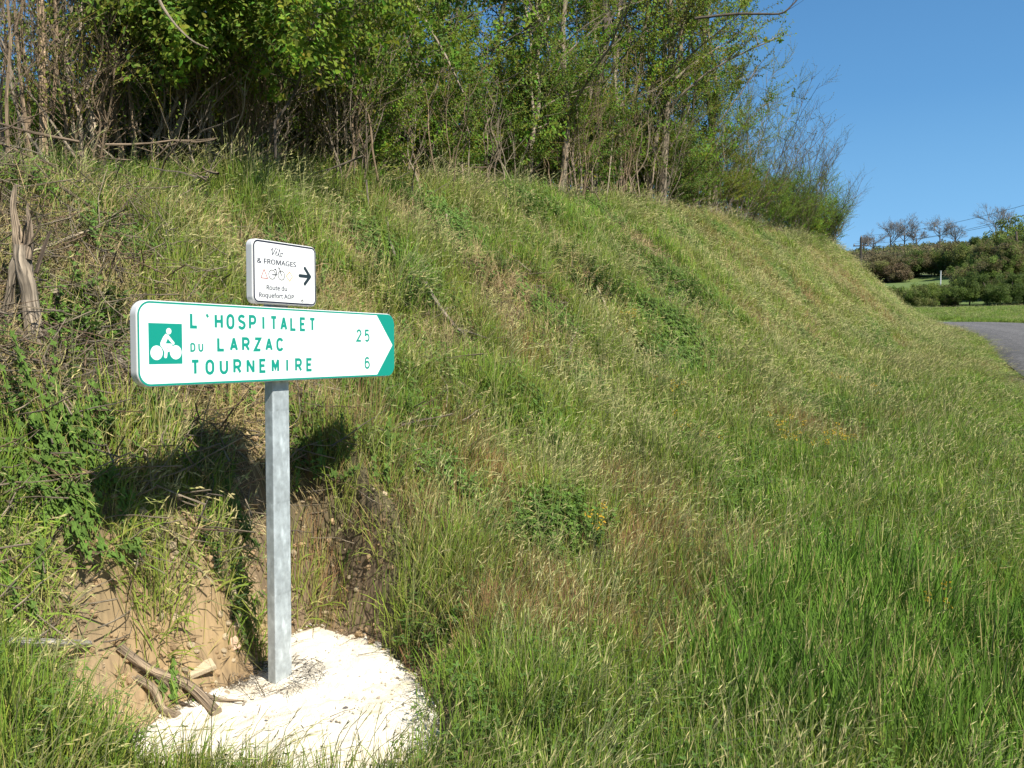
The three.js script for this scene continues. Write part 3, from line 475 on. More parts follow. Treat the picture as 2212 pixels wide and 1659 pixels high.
// a stem traced through the pixels it passes, standing at one depth and leaning a little in depth
const standing = (px, lean) => traced(px, rootDepth(...px[0]), lean);
const grow = (px, d) => rootDepth(...px[0]) / d;
const traced = (px, depth, lean = 0) => px.map(([x, y], i) => at(x, y, depth + lean * i));
const Y1 = [.180, .300, .030], Y2 = [.155, .265, .032], Y3 = [.205, .285, .038], DK = [.115, .20, .028];
const PALE = [.62, .50, .36], GREY = [.44, .35, .25], DARK = [.19, .15, .115], WARM = [.52, .37, .23];
{
  const r = rngOf(500);
  // left: coppiced clumps of tall bare stems
  const cop = (label, seed, traces, bark, extra = {}) => woody({ name: 'coppiced_shrub', label, category: 'shrub', seed, bark, stemName: 'stem', stems: traces, nb: 7, t0: .3, bl: .5, up: .75, nt: 3, tl: .3, ns: 0, lift: .08, ...extra });
  const T = (px, d, r0, r1, lean = .02) => ({ pts: traced(px, Math.max(d, crestDepth(clamp(px[0][0], 0, 300)) - .1 + (d - 4.7) * .5), lean), r0: r0 * 1.05, r1: r1 * 1.05 });
  cop('bare coppiced shrub at the left edge with pale upright stems in a row', 501, [T([[95, 372], [92, 150], [84, -60]], 4.7, .030, .022), T([[72, 375], [45, 180], [26, -60]], 4.6, .013, .009), T([[60, 372], [62, 200], [46, 60], [52, -60]], 4.9, .012, .009), T([[20, 372], [14, 220], [22, 90], [10, -60]], 4.5, .011, .007), T([[104, 372], [118, 190], [122, 60], [112, -60]], 4.9, .014, .01), T([[0, 300], [42, 330], [70, 372]].reverse(), 4.4, .01, .006)], WARM);
  cop('pale leaning thick-stemmed coppiced shrub, second from the left edge', 502, [T([[204, 300], [190, 211], [181, 140], [176, 60], [178, -60]], 4.9, .026, .017), T([[176, 300], [172, 253], [148, 169], [141, 105], [151, 53], [160, -60]], 4.8, .014, .009), T([[160, 300], [152, 220], [130, 120], [118, -60]], 5.1, .013, .009), T([[215, 300], [222, 200], [214, 90], [222, -60]], 5.2, .012, .008)], PALE);
  cop('coppiced shrub with one straight thin pole, just left of the leafy canopy', 503, [T([[262, 330], [246, 246], [243, 70], [246, -60]], 5.0, .022, .015), T([[292, 300], [278, 190], [277, 80], [279, -60]], 4.9, .0095, .007), T([[236, 330], [256, 220], [262, 130], [286, -60]], 5.2, .011, .007)], WARM, { ns: 1, sp: 'elm', leaf: Y2, ss: .75 });
  cop('thicket of thin bare shoots behind the pale stems at top left', 504, [0, 1, 2, 3, 4, 5, 6, 7, 8, 9, 10, 11].map((i) => { const q = rngOf(5040 + i), x = 6 + i * 25 + q() * 16, t = rnd(q, -60, 60); return T([[x, 350], [x + t * .25 + rnd(q, -8, 8), 220], [x + t * .6 + rnd(q, -10, 10), 90], [x + t, -60]], rnd(q, 5.0, 6.0), rnd(q, .007, .013), .005); }), [.50, .38, .27], { nb: 5, nt: 4, tl: .4 });
  cop('slanting bare shoots crossing in front of the stems at the left edge', 505, [T([[170, 350], [110, 262], [42, 169], [0, 81], [-40, 10]], 4.4, .008, .004), T([[250, 345], [150, 262], [80, 180], [10, 120]], 4.5, .006, .003), T([[120, 372], [60, 290], [30, 210], [22, 130], [34, 30]], 4.3, .009, .005)], PALE, { nb: 4 });
  // tall leafy trees whose low boughs hang over the bank
  const elm = (label, seed, stems, o = {}) => woody({ name: 'leafy_tree', label, seed, stems, bark: GREY, nb: 17, t0: .16, bl: 1.0, up: .3, nt: 8, tl: .40, ns: 4, sp: 'elm', leaf: Y1, bx: .1, bz: .1, ...o });
  elm('leafy tree with a crooked pale trunk, its low bough left of centre', 511, [{ pts: standing([[375, 300], [400, 245], [428, 190], [432, 130], [436, 40], [440, -160], [430, -420]], .03), r0: .016, r1: .010 }, { pts: standing([[330, 300], [372, 240], [390, 190], [396, 100], [390, -200]], .03), r0: .016, r1: .008 }], { bl: .7, t0: .3 });
  elm('leafy tree with a slim dark trunk that forks low to the right', 512, [{ pts: standing([[604, 300], [594, 271], [583, 239], [571, 183], [562, 102], [566, -60], [556, -300]], .03), r0: .015, r1: .012 }, { pts: traced([[594, 262], [634, 205], [648, 160], [645, 128], [690, 20], [720, -120]], 6.0, .02), r0: .010, r1: .005 }], { bark: DARK });
  elm('leafy tree with dense fresh foliage over the gap above the small plate', 513, [{ pts: standing([[500, 290], [506, 200], [500, 80], [512, -100], [520, -380]], .03), r0: .018, r1: .011 }, { pts: standing([[452, 290], [462, 180], [480, 60], [470, -160]], .03), r0: .014, r1: .008 }], { leaf: Y2 });
  elm('leafy tree with many thin stems, right of the low green bough', 514, [{ pts: standing([[700, 310], [712, 210], [706, 90], [720, -120], [712, -360]], .03), r0: .016, r1: .011 }, { pts: standing([[748, 310], [742, 190], [760, 60], [770, -140]], .03), r0: .016, r1: .008 }, { pts: standing([[662, 300], [664, 200], [676, 90], [650, -120]], .03), r0: .012, r1: .006 }], { leaf: Y2, sp: 'elm', ss: .9 });
  woody({ name: 'fallen_branch', label: 'long pale curved branch hanging down through the leaves at top left', category: 'branch', free: true, seed: 515, bark: PALE, stems: [{ pts: traced([[450, 105], [415, 88], [373, 46], [344, 0], [325, -60]], 4.9), r0: .004, r1: .010 }], nb: 0, nt: 0, stemName: 'stem' });
  // leafy thicket left of the middle
  const bush = (name, label, seed, px, py, d0, h0, n, o = {}) => { const rr = rngOf(seed), d = name === 'twiggy_shrub' ? crestDepth(px) - .05 : Math.max(crestDepth(px) + (name === 'thicket_shrub' ? 1.1 : .5), Math.min(d0, crestDepth(px) + 2.5)), h = h0 * Math.sqrt(d / d0), b = at(px, py, d); b.y = H(b.x, b.z) - .05; return woody({ name, label, category: 'shrub', seed, bark: GREY, stemName: 'stem', nb: 9, t0: .12, bl: .55, up: .45, nt: 6, tl: .28, ns: 3, sp: 'fine', leaf: Y1, ...o, stems: Array.from({ length: n }, (_, i) => { const a = i / n * 6.283 + rr(), sp = (o.spread ?? .35) * h * rnd(rr, .4, 1.1); return { pts: stemTo(rr, b.clone().add(V3(Math.cos(a) * .1, 0, Math.sin(a) * .1)), h * rnd(rr, .7, 1.05), Math.cos(a) * sp + (o.sx ?? 0) * h, Math.sin(a) * sp, .05), r0: (o.r0 ?? .012) * rnd(rr, .7, 1.2), r1: .004 }; }) }); };
  bush('thicket_shrub', 'dense small-leaved shrub with a dark stem, left of the pale leaning sapling', 521, 905, 385, 7.4, 2.6, 6);
  bush('thicket_shrub', 'light green small-leaved shrub behind the foot of the pale leaning sapling', 522, 985, 380, 8.2, 1.9, 6, { leaf: Y3 });
  bush('thicket_shrub', 'tall leafy shrub filling the top between the bough and the blue gap', 523, 830, 370, 8.0, 3.6, 6, { ss: 1.15 });
  bush('thicket_shrub', 'low round leafy shrub right at the foot of the forked pale tree', 524, 1190, 375, 10.2, 1.5, 6, { leaf: Y1 });
  bush('thicket_shrub', 'thin leafy shrub left of the forked pale tree, below the blue gap', 525, 1080, 380, 9.4, 2.3, 5, { leaf: Y2 });
  bush('thicket_shrub', 'leafy shrub low behind the brown stems above the arrow sign', 526, 640, 345, 7.0, 1.2, 7, { leaf: Y2 });
  bush('thicket_shrub', 'tangle of leafy stems under the low bough at left', 527, 420, 330, 6.4, 1.1, 7, { leaf: Y2, sp: 'elm', ss: .65 });
  bush('thicket_shrub', 'small leafy shrub among the bare stems near the left edge', 528, 318, 345, 5.6, .6, 5, { leaf: Y2, sp: 'elm', ss: .7 });
  bush('thicket_shrub', 'light leafy shrub low between the two bough trees at left', 573, 520, 335, 6.8, 1.0, 7, { leaf: Y1, sp: 'elm', ss: .6 });
  bush('thicket_shrub', 'bright leafy shrub low between bough trees and tall shrub', 574, 740, 350, 7.6, 1.2, 7, { leaf: Y1 });
  bush('thicket_shrub', 'small leafy shrub at the grass edge above the white plate', 575, 590, 355, 6.2, .6, 6, { leaf: Y2, ss: .8 });
  bush('thicket_shrub', 'dark-stemmed leafy shrub low behind the forked pale tree', 576, 1120, 385, 11, 1.9, 7, { leaf: Y2 });
  bush('thicket_shrub', 'leafy shrub behind the two thin straight poles', 577, 1220, 395, 12.5, 2.2, 7, { leaf: Y1, ss: 1.2 });
  bush('thicket_shrub', 'leafy shrub low behind the elbowed grey tree', 578, 1360, 415, 12.8, 2.0, 7, { leaf: Y2, ss: 1.2 });
  woody({ name: 'leaning_sapling', label: 'bare pale sapling bent over to the left above the grass edge', category: 'sapling', seed: 531, bark: PALE, stemName: 'stem', stems: [{ pts: standing([[1012, 400], [1012, 350], [1011, 278], [985, 238], [957, 205]], 0), r0: .011, r1: .005 }], nb: 3, t0: .3, bl: .5, up: .5, nt: 1, tl: .2, ns: 0 });
  woody({ name: 'leaning_sapling', label: 'long straight pale dead stem slanting down from the top edge', category: 'sapling', free: true, seed: 532, bark: PALE, stemName: 'stem', stems: [{ pts: traced([[1000, 200], [962, 120], [925, 55], [893, 0], [860, -60]], 7.6), r0: .008, r1: .014 }], nb: 3, t0: .2, bl: .8, up: .6, nt: 2, tl: .3, ns: 0 });
  // trees of the middle and right
  const ash = (label, seed, px, d, r0, r1, o = {}) => woody({ name: 'slender_tree', label, seed, stems: [{ pts: traced(px, rootDepth(...px[0]), .04), r0: r0 * grow(px, d), r1: r1 * grow(px, d) }, ...(o.more ?? []).map(([p, a, b]) => ({ pts: traced(p, rootDepth(...px[0]), .03), r0: a * grow(px, d), r1: b * grow(px, d), nb: o.nbm ?? 5 }))], bark: GREY, nb: 12, t0: .22, bl: 1.5, up: .5, nt: 6, tl: .5, ns: 2, sp: 'tiny', leaf: Y3, ss: 1.2, ...o });
  ash('pale forked tree with a kinked trunk in the middle of the thicket', 541, [[1142, 400], [1146, 362], [1150, 300], [1164, 225], [1159, 140], [1175, 63], [1191, 10], [1200, -90], [1195, -300]], 9.6, .028, .017, { bark: PALE, more: [[[[1176, 60], [1162, 35], [1160, -20], [1150, -200]], .018, .01], [[[1152, 243], [1146, 160], [1146, 70], [1134, 8], [1138, -120]], .016, .01]] });
  ash('thick dark-trunked tree standing behind the thin grey poles', 542, [[1280, 400], [1284, 316], [1294, 160], [1310, 70], [1304, 0], [1312, -200], [1300, -520]], 12.5, .075, .05, { bark: DARK, nb: 14, bl: 2.2 });
  ash('grey tree with an elbow in its trunk, left of the pair at the crest', 543, [[1382, 420], [1376, 316], [1371, 225], [1387, 140], [1388, 78], [1401, 20], [1412, -60], [1400, -350]], 10.8, .030, .020, { more: [[[[1388, 85], [1364, 62], [1340, 50]], .012, .005]] });
  ash('grey tree leaning right with a scarred trunk, right of the crest pair', 544, [[1403, 432], [1410, 351], [1421, 281], [1446, 197], [1468, 116], [1477, 11], [1490, -100], [1500, -380]], 10.6, .034, .022, { more: [[[[1412, 350], [1446, 320], [1475, 270], [1492, 225]], .014, .006]] });
  ash('thin pale pole-like tree between the dark trunk and the crest pair', 545, [[1340, 405], [1339, 292], [1331, 211], [1328, 105], [1337, 21], [1350, -80], [1345, -300]], 11.2, .022, .014, { bark: PALE, nb: 8 });
  ash('leafy tree at the right end of the wood with a ragged crown edge', 546, [[1545, 470], [1540, 330], [1530, 200], [1520, 60], [1500, -120], [1490, -300]], 14.5, .05, .025, { sp: 'fine', nb: 34, t0: .2, bl: 1.9, ns: 4, nt: 9, ss: 1.35, leaf: [.155, .225, .035] });
  ash('leafy tree behind the wood end, its crown showing above the crest pair', 547, [[1430, 430], [1440, 250], [1450, 80], [1440, -150], [1450, -350]], 16.5, .08, .04, { sp: 'fine', nb: 28, bl: 2.2, ns: 4, nt: 9, ss: 1.5 });
  ash('leafy tree behind the forked pale tree, below a small blue gap', 548, [[1215, 400], [1225, 250], [1215, 80], [1235, -150], [1230, -350]], 14.5, .06, .03, { sp: 'fine', nb: 22, bl: 2.0, ns: 3, nt: 8, ss: 1.4, leaf: Y2 });
  const pole = (label, seed, px, d, bark) => woody({ name: 'thin_pole', label, category: 'sapling', group: 'thin poles in the wood', seed, bark, stemName: 'stem', stems: [{ pts: standing(px, .02), r0: .0085 * grow(px, d), r1: .006 * grow(px, d) }], nb: 3, t0: .4, bl: .5, up: .6, nt: 2, tl: .25, ns: 1, sp: 'sparse', leaf: Y3 });
  pole('thin straight grey pole right of the forked tree, the left of two', 551, [[1205, 395], [1201, 260], [1190, 160], [1180, 67], [1172, -60]], 10.2, PALE);
  pole('thin straight grey pole right of the forked tree, the right of two', 552, [[1224, 395], [1219, 255], [1208, 170], [1191, 67], [1180, -60]], 10.3, PALE);
  pole('thin slanting pole just left of the thick dark trunk', 553, [[1257, 400], [1252, 330], [1243, 169], [1246, 60], [1240, -60]], 10.7, PALE);
  pole('thin slanting pole crossing in front of the thick dark trunk', 554, [[1302, 400], [1299, 260], [1281, 170], [1270, 102], [1262, -40]], 10.9, GREY);
  pole('short warm-brown pole standing left of the elbowed grey tree', 555, [[1354, 410], [1352, 340], [1356, 270], [1349, 190], [1362, 60]], 11, WARM);
  const tangle = (label, seed, px, py, d, h, n, bark) => bush('twiggy_shrub', label, seed, px, py, d, h, n, { sp: 'sparse', nb: 6, t0: .2, bl: .5, up: .7, nt: 4, tl: .3, ns: 1, r0: .008, spread: .22, leaf: Y3, bark });
  tangle('brown twiggy shrub of many thin stems left of the thick dark trunk', 556, 1245, 395, 10.4, 2.2, 11, WARM);
  tangle('brown twiggy shrub of thin stems between dark trunk and elbowed tree', 557, 1330, 405, 10.9, 2.4, 12, WARM);
  tangle('grey twiggy shrub at the foot of the two leaning trees', 558, 1425, 430, 11.4, 2.0, 11, GREY);
  tangle('pale twiggy shrub of thin stems under the low bough left of centre', 559, 500, 335, 5.9, 1.1, 12, WARM);
  tangle('pale twiggy shrub of thin stems below the dark slim trunk', 560, 620, 335, 6.4, 1.2, 12, PALE);
  tangle('brown twiggy shrub at the foot of the coppiced stems', 571, 180, 350, 5.2, .9, 12, WARM);
  tangle('twiggy shrub with thin stems left of the pale leaning sapling', 572, 760, 360, 7.2, 1.4, 10, GREY);
  // right end: shrubs with long bare shoots against the sky
  const shoots = (label, seed, px, py, d, h, n, o = {}) => bush('shooting_shrub', label, seed, px, py, d, h, n, { sp: 'sparse', nb: 8, t0: .2, bl: .6, up: .8, nt: 4, tl: .3, ns: 1, r0: .011, spread: .42, leaf: [.15, .19, .05], bark: [.22, .16, .11], lift: .05, ...o });
  shoots('shrub with long bare shoots leaning out against the blue sky', 561, 1610, 465, 16.5, 3.3, 12, { sx: .24, ns: 2 });
  shoots('lower twiggy shrub with few yellow leaves, right of the long shoots', 562, 1680, 485, 19, 2.8, 13, { sx: .22, ns: 2 });
  shoots('rounded grey twiggy shrub at the right end of the crest', 563, 1730, 505, 23, 2.9, 18, { sx: .06, ns: 1, nb: 10 });
  shoots('last small twiggy shrub sloping over the end of the bank', 564, 1785, 530, 27, 2.2, 14, { sx: .14 });
  bush('leafy_shrub', 'tall airy leafy shrub between the ragged crown and bare shoots', 579, 1590, 465, 15, 3.4, 10, { sp: 'tiny', ss: 1.3, leaf: Y3, ns: 2, up: .65, spread: .3, bl: .8 });
  bush('leafy_shrub', 'dense olive leafy shrub at the foot of the ragged crown', 565, 1545, 465, 14.2, 2.3, 9, { sp: 'tiny', ss: 1.3, leaf: Y3, ns: 3, up: .65, spread: .5 });
  bush('leafy_shrub', 'low dark leafy shrub spilling over the crest right of the pair', 566, 1490, 455, 12.2, .9, 7, { sp: 'fine', leaf: Y2, ns: 2, up: .65 });
  bush('leafy_shrub', 'low green leafy shrub under the long bare shoots', 567, 1660, 490, 17, 1.5, 9, { up: .6, spread: .55, sp: 'tiny', ss: 1.4, leaf: Y2, ns: 2 });
  bush('leafy_shrub', 'low green leafy shrub under the grey twiggy shrub', 568, 1715, 515, 21, 1.5, 9, { up: .6, spread: .55, sp: 'tiny', ss: 1.5, leaf: Y2, ns: 2 });
  bush('leafy_shrub', 'small green shrub at the very end of the crest', 569, 1775, 540, 26, 1.4, 8, { up: .6, spread: .55, sp: 'tiny', ss: 1.5, leaf: Y2, ns: 2 });
  woody({ name: 'dead_branch', label: 'bare dark branch reaching out into the sky at the top edge', category: 'branch', free: true, seed: 570, bark: DARK, stemName: 'stem', stems: [{ pts: traced([[1500, 40], [1590, 30], [1645, 30], [1690, 28], [1712, 10], [1730, -10]], 13), r0: .022, r1: .008 }], nb: 3, t0: .6, bl: .5, up: .7, nt: 1, tl: .2, ns: 0 });
  const under = [[10, .9], [65, .8], [120, .9], [175, .8], [235, .9], [285, .9], [330, 1.0], [395, 1.1], [460, .9], [535, 1.2], [600, 1.1], [665, 1.2], [725, 1.3], [795, 1.3], [860, 1.2], [925, 1.4], [1000, 1.3], [1060, 1.4], [1125, 1.5], [1180, 1.6], [1250, 1.5], [1310, 1.7], [1375, 1.6], [1440, 1.7], [1500, 1.8], [1570, 1.8], [1620, 1.6], [1680, 1.5], [1735, 1.3], [1780, 1.1]];
  under.forEach(([px, h], i) => { const rr = rngOf(640 + i), d = crestDepth(px) + 1.2 + 1.4 * rr(), b = at(px, 420, d); b.y = H(b.x, b.z) - .05; woody({ name: 'undergrowth_shrub', label: 'low leafy undergrowth shrub rooted behind the brow of the bank', category: 'shrub', group: 'undergrowth along the brow', seed: 660 + i, bark: i % 3 ? WARM : GREY, stemName: 'stem', nb: 7, t0: .05, bl: .5, up: .5, nt: 6, tl: .3, ns: 2, sp: d > 9 ? 'fine' : 'fine', ss: d > 9 ? 1.3 : .95, leaf: [Y2, Y1, DK][i % 3], stems: Array.from({ length: 7 }, (_, k) => { const a = k / 7 * 6.283 + rr(), q = h * rnd(rr, .2, .6); return { pts: stemTo(rr, b.clone(), h * rnd(rr, .7, 1.1), Math.cos(a) * q, Math.sin(a) * q, .06), r0: .010, r1: .004 }; }) }); });
  const bare = [305, 345, 398, 430, 470, 525, 560, 610, 655, 705, 765, 815, 870, 935, 1045, 1100, 1170, 1235, 1275, 1325, 1365, 1415, 1455, 1515, 1570];
  bare.forEach((px, i) => { const rr = rngOf(1800 + i), d = crestDepth(px) + rnd(rr, -.1, .3), b = at(px, 420, d), h = rnd(rr, .8, 1.5) * Math.sqrt(d / 7); b.y = H(b.x, b.z) - .05; woody({ name: 'bare_shrub', label: 'bare thin-stemmed shrub on the brow in front of the leaves', category: 'shrub', group: 'bare shrubs along the brow', seed: 1840 + i, bark: [PALE, WARM, [.55, .42, .29]][i % 3], stemName: 'stem', nb: 4, t0: .25, bl: .45, up: .7, nt: 3, tl: .28, ns: rr() < .3 ? 1 : 0, sp: 'sparse', leaf: Y3, stems: Array.from({ length: 4 + Math.floor(rr() * 3) }, () => { const lx = rnd(rr, -.55, .55), lz = rnd(rr, -.3, .3), o = V3(rnd(rr, -.25, .25), 0, rnd(rr, -.2, .2)); return { pts: stemTo(rr, b.clone().add(o), h * rnd(rr, .5, 1.2), lx * h * .6, lz * h * .6, .07), r0: rnd(rr, .006, .011) * Math.sqrt(d / 6), r1: .003 }; }) }); });
  // the wood behind: close-set trees that hide the sky
  const rear = [[560, 8.5, 5.5], [690, 10, 6.5], [800, 10.5, 6], [905, 12, 6.5], [1010, 13, 5], [1110, 15, 5.5], [1290, 17, 8], [1360, 18, 8.5], [1475, 18.5, 7.5], [470, 8.6, 5], [1500, 20, 8.5], [1400, 16, 7], [1320, 15.5, 7], [620, 12, 7.5], [760, 14, 8], [860, 15, 8], [1170, 18, 7.5], [1240, 20, 9], [1330, 22, 9.5], [1420, 22, 9], [520, 11, 6.5], [1500, 20, 8.5], [1400, 16, 7], [1320, 15.5, 7], [1080, 13, 6.5], [1150, 14, 7], [1260, 15, 8], [1450, 18, 8.5], [1530, 20, 8], [960, 12, 7], [280, 9.5, 3.2], [180, 10, 3.0], [90, 10, 2.8]];
  rear.forEach(([px, d, h], i) => { const b = at(px, 400, Math.max(d, crestDepth(px) + 1.2)); b.y = H(b.x, b.z); const rr = rngOf(700 + i); woody({ name: 'wood_tree', label: 'leafy tree of the close-set wood standing behind the front stems', group: 'trees of the wood behind', seed: 720 + i, bark: i % 2 ? DARK : GREY, stems: [{ pts: stemTo(rr, b, h, rnd(rr, -.4, .4), rnd(rr, -.4, .4), .03), r0: .05, r1: .012 }], nb: 16, t0: .06, bl: 1.5, up: .35, nt: 6, tl: .6, ns: 3, sp: d > 11 ? 'fine' : 'elm', ss: d > 11 ? 1.9 : 1.35, leaf: [Y2, DK, Y1][i % 3] }); });
}
// ---------------------------------------------------------------- dead wood, stump, stones, weeds near the sign
const hitUp = (x, y, d = 0) => { const p = hit(x, y); return p.setY(p.y + d); };
function lying(name, label, category, px, r0, r1, col, o = {}) {   // a stick lying on the ground along the spots it covers
  const r = rngOf(o.seed ?? Math.round(px[0][0] * 7 + px[0][1])), pts0 = px.map(([x, y], i) => hitUp(x, y, (o.lift ?? .05) + (o.end ?? 0) * i / (px.length - 1))), base = pts0[0].clone(), T = thing(name, label, category, o.group, base), g = new Geo();
  const pts = smooth(pts0.map((p) => p.sub(base).add(V3(rnd(r, -1, 1) * r0, 0, rnd(r, -1, 1) * r0))), pts0.length * 4);
  g.tube(pts, r0, r1, 7, (t) => mul(col, .82 + .4 * vn(t * 14, r0 * 900)), 1, o.cap ?? [.62, .5, .34]); part('stick', g.done(), BARKM, T);
  for (let i = 0; i < (o.forks ?? 0); i++) { const j = Math.floor(rnd(r, .3, .85) * pts.length), d = pts[Math.min(pts.length - 1, j + 1)].clone().sub(pts[j - 1]).normalize().add(V3(rnd(r, -.8, .8), rnd(r, -.1, .6), rnd(r, -.8, .8))).normalize(), f = new Geo(), L = rnd(r, .1, .28) * (o.fl ?? 1); f.tube([pts[j], pts[j].clone().addScaledVector(d, L * .5), pts[j].clone().addScaledVector(d.add(V3(rnd(r, -.3, .3), .05, rnd(r, -.3, .3))).normalize(), L)], r1 * .8, .0015, 5, col); part('side_twig', f.done(), BARKM, T); }
  return T;
}
const BONE = [.62, .50, .34], ASH = [.38, .31, .24], UMBER = [.20, .145, .10];
lying('dead_stick', 'pale dead stick lying across the grass above the stump', 'stick', [[36, 414], [120, 404], [178, 398]], .011, .006, BONE, { forks: 2 });
lying('dead_branch', 'long dark crooked dead branch on the slope left of the white plate', 'branch', [[117, 444], [164, 473], [219, 502], [291, 517], [350, 521], [378, 543]], .008, .004, UMBER, { forks: 4, lift: .10 });
lying('dead_branch', 'pale forked dead branch on the slope right of the stump', 'branch', [[66, 598], [124, 582], [164, 561], [204, 545], [263, 517]], .009, .004, BONE, { forks: 5, lift: .10, fl: 1.4 });
lying('dead_stick', 'thin pale dead stick hanging down the slope above the arrow sign', 'stick', [[308, 524], [324, 561], [345, 605]], .006, .004, BONE, { lift: .09 });
lying('dead_branch', 'thick grey broken branch lying behind the left end of the arrow sign', 'branch', [[228, 797], [263, 823], [303, 856]], .016, .012, ASH, { forks: 3, lift: .07 });
lying('dead_branch', 'dark dead branch lying below the stump at the left edge', 'branch', [[-20, 700], [36, 750], [66, 794], [88, 824]], .013, .009, UMBER, { forks: 2, lift: .08 });
lying('dead_branch', 'thin grey dead branch low at the left edge among green weeds', 'branch', [[0, 842], [60, 842], [120, 847], [180, 856]], .006, .003, ASH, { forks: 2, lift: .10 });
lying('dead_branch', 'grey dead branch lying down the slope right of the green arrow tip', 'branch', [[915, 645], [953, 695], [989, 744], [1001, 762]], .017, .010, ASH, { forks: 4, lift: .10 });
lying('dead_branch', 'straight bleached stick on the slope under the dark weeds in the middle', 'branch', [[1291, 648], [1303, 680], [1314, 710]], .014, .010, BONE, { forks: 2, lift: .13 });
lying('dead_stick', 'thin brown stick lying on the upper slope in the middle', 'stick', [[1216, 470], [1242, 498], [1268, 528]], .011, .006, [.34, .2, .13], { lift: .16 });
lying('dead_stick', 'short pale stick on the slope below the bleached stick', 'stick', [[1245, 744], [1236, 770], [1230, 800]], .016, .012, BONE, { lift: .12 });
lying('dead_stick', 'dark stem lying up the slope beside the white plate', 'stick', [[834, 505], [842, 545], [851, 588]], .013, .010, ASH, { lift: .12 });
lying('fallen_branch', 'brown bark-peeled branch with its cut end on the sand', 'branch', [[250, 1432], [327, 1463], [408, 1505], [469, 1554]], .015, .018, [.40, .30, .20], { lift: .025, end: -.005, forks: 2 });
lying('fallen_branch', 'short brown branch lying beside the longer one at the sand edge', 'branch', [[300, 1478], [327, 1519], [352, 1548], [380, 1567]], .013, .015, [.42, .32, .21], { lift: .02 });
lying('dead_stick', 'thin dark stick on the sand under the end of the brown branch', 'stick', [[385, 1534], [425, 1543], [466, 1556]], .006, .004, UMBER, { lift: .012 });
lying('fallen_branch', 'weathered grey pole half hidden in the grass at the lower left', 'branch', [[-40, 1462], [200, 1459]], .015, .013, [.62, .57, .48], { lift: .07 });
const upright = (label, px, d0, r0, col) => { const b = hit(...px[0]), dd = -b.z, g = new Geo(), T = thing('dead_stalk', label, 'stalk', null, b), pts = px.map(([x, y]) => at(x, y, dd).sub(b)); g.tube([V3(0, -.1, 0), ...pts], r0, r0 * .75, 6, col, 1, [.5, .4, .28]); part('stem', g.done(), BARKM, T); };
upright('short pale broken stalk standing in the grass of the upper slope', [[973, 520], [964, 462]], 0, .013, BONE);
upright('short black stub leaning in the grass below the crest', [[883, 446], [890, 403]], 0, .018, [.05, .04, .035]);
upright('thin grey stalk standing in the grass right of the thicket shrub', [[800, 488], [791, 388]], 0, .009, ASH);
{ // cut trunk at the left edge
  const b = hit(72, 765), dd = -b.z, T = thing('tree_stump', 'splintered pale tree stump with a side stem at the left edge of the bank', 'stump', null, b), P = (x, y, d = 0) => at(x, y, dd + d).sub(b);
  const bl = (px, r0, r1, n, col, sd) => { const g = new Geo(), c = smooth(px, n); g.tube(c, r0, r1, 14, (t) => mul(col, .7 + .55 * vn(t * 16, sd))); const q = g.p; for (let i = 0; i < q.length; i += 3) { const k = (vn(q[i] * 70 + sd, q[i + 1] * 9) - .5) * .016; q[i] += k; q[i + 2] += (vn(q[i + 2] * 70, q[i + 1] * 9 + sd) - .5) * .016; } return g.done(); };
  part('trunk', bl([P(84, 800), P(76, 740), P(66, 680), P(60, 620), P(48, 560), P(50, 530)], .040, .027, 18, [.42, .34, .25], 3), BARKM, T);
  part('side_stem', bl([P(2, 745), P(14, 680), P(26, 610), P(44, 545)], .021, .017, 12, [.36, .29, .21], 8), BARKM, T);
  part('split_stem', bl([P(46, 560), P(40, 500), P(32, 450), P(34, 400)], .024, .006, 10, [.58, .44, .30], 5), BARKM, T);
  part('split_stem', bl([P(58, 560), P(66, 500), P(62, 440)], .018, .005, 8, [.48, .36, .25], 6), BARKM, T);
  const r = rngOf(77); for (let i = 0; i < 6; i++) { const s = new Geo(), x0 = 38 + r() * 24, y0 = 530 + r() * 30, x1 = x0 + rnd(r, -34, 40), y1 = y0 - rnd(r, 30, 110); s.tube([P(x0, y0), P((x0 + x1) / 2 + rnd(r, -6, 6), (y0 + y1) / 2, rnd(r, -.03, .03)), P(x1, y1, rnd(r, -.06, .06))], rnd(r, .004, .010), .0015, 5, mul([.56, .42, .28], rnd(r, .6, 1.15))); part('splinter', s.done(), BARKM, T); }
  for (const [x0, y0, x1, y1, ra] of [[78, 590, 108, 500, .009], [84, 700, 116, 752, .010], [70, 690, 128, 715, .006]]) { const s = new Geo(); s.tube([P(x0, y0), P((x0 + x1) / 2, (y0 + y1) / 2 - 4, .02), P(x1, y1, .04)], ra, ra * .7, 6, UMBER); part('branch_stub', s.done(), BARKM, T); }
}
{ const b = hit(119, 690), g = new Geo(), T = thing('cut_stem', 'short cut stem with a pale end sticking up beside the stump', 'stump', null, b), dd = -b.z; g.tube([V3(0, -.05, 0), at(122, 640, dd).sub(b), at(118, 628, dd - .02).sub(b)], .017, .016, 9, UMBER, 1, [.72, .58, .4]); part('stem', g.done(), BARKM, T); }
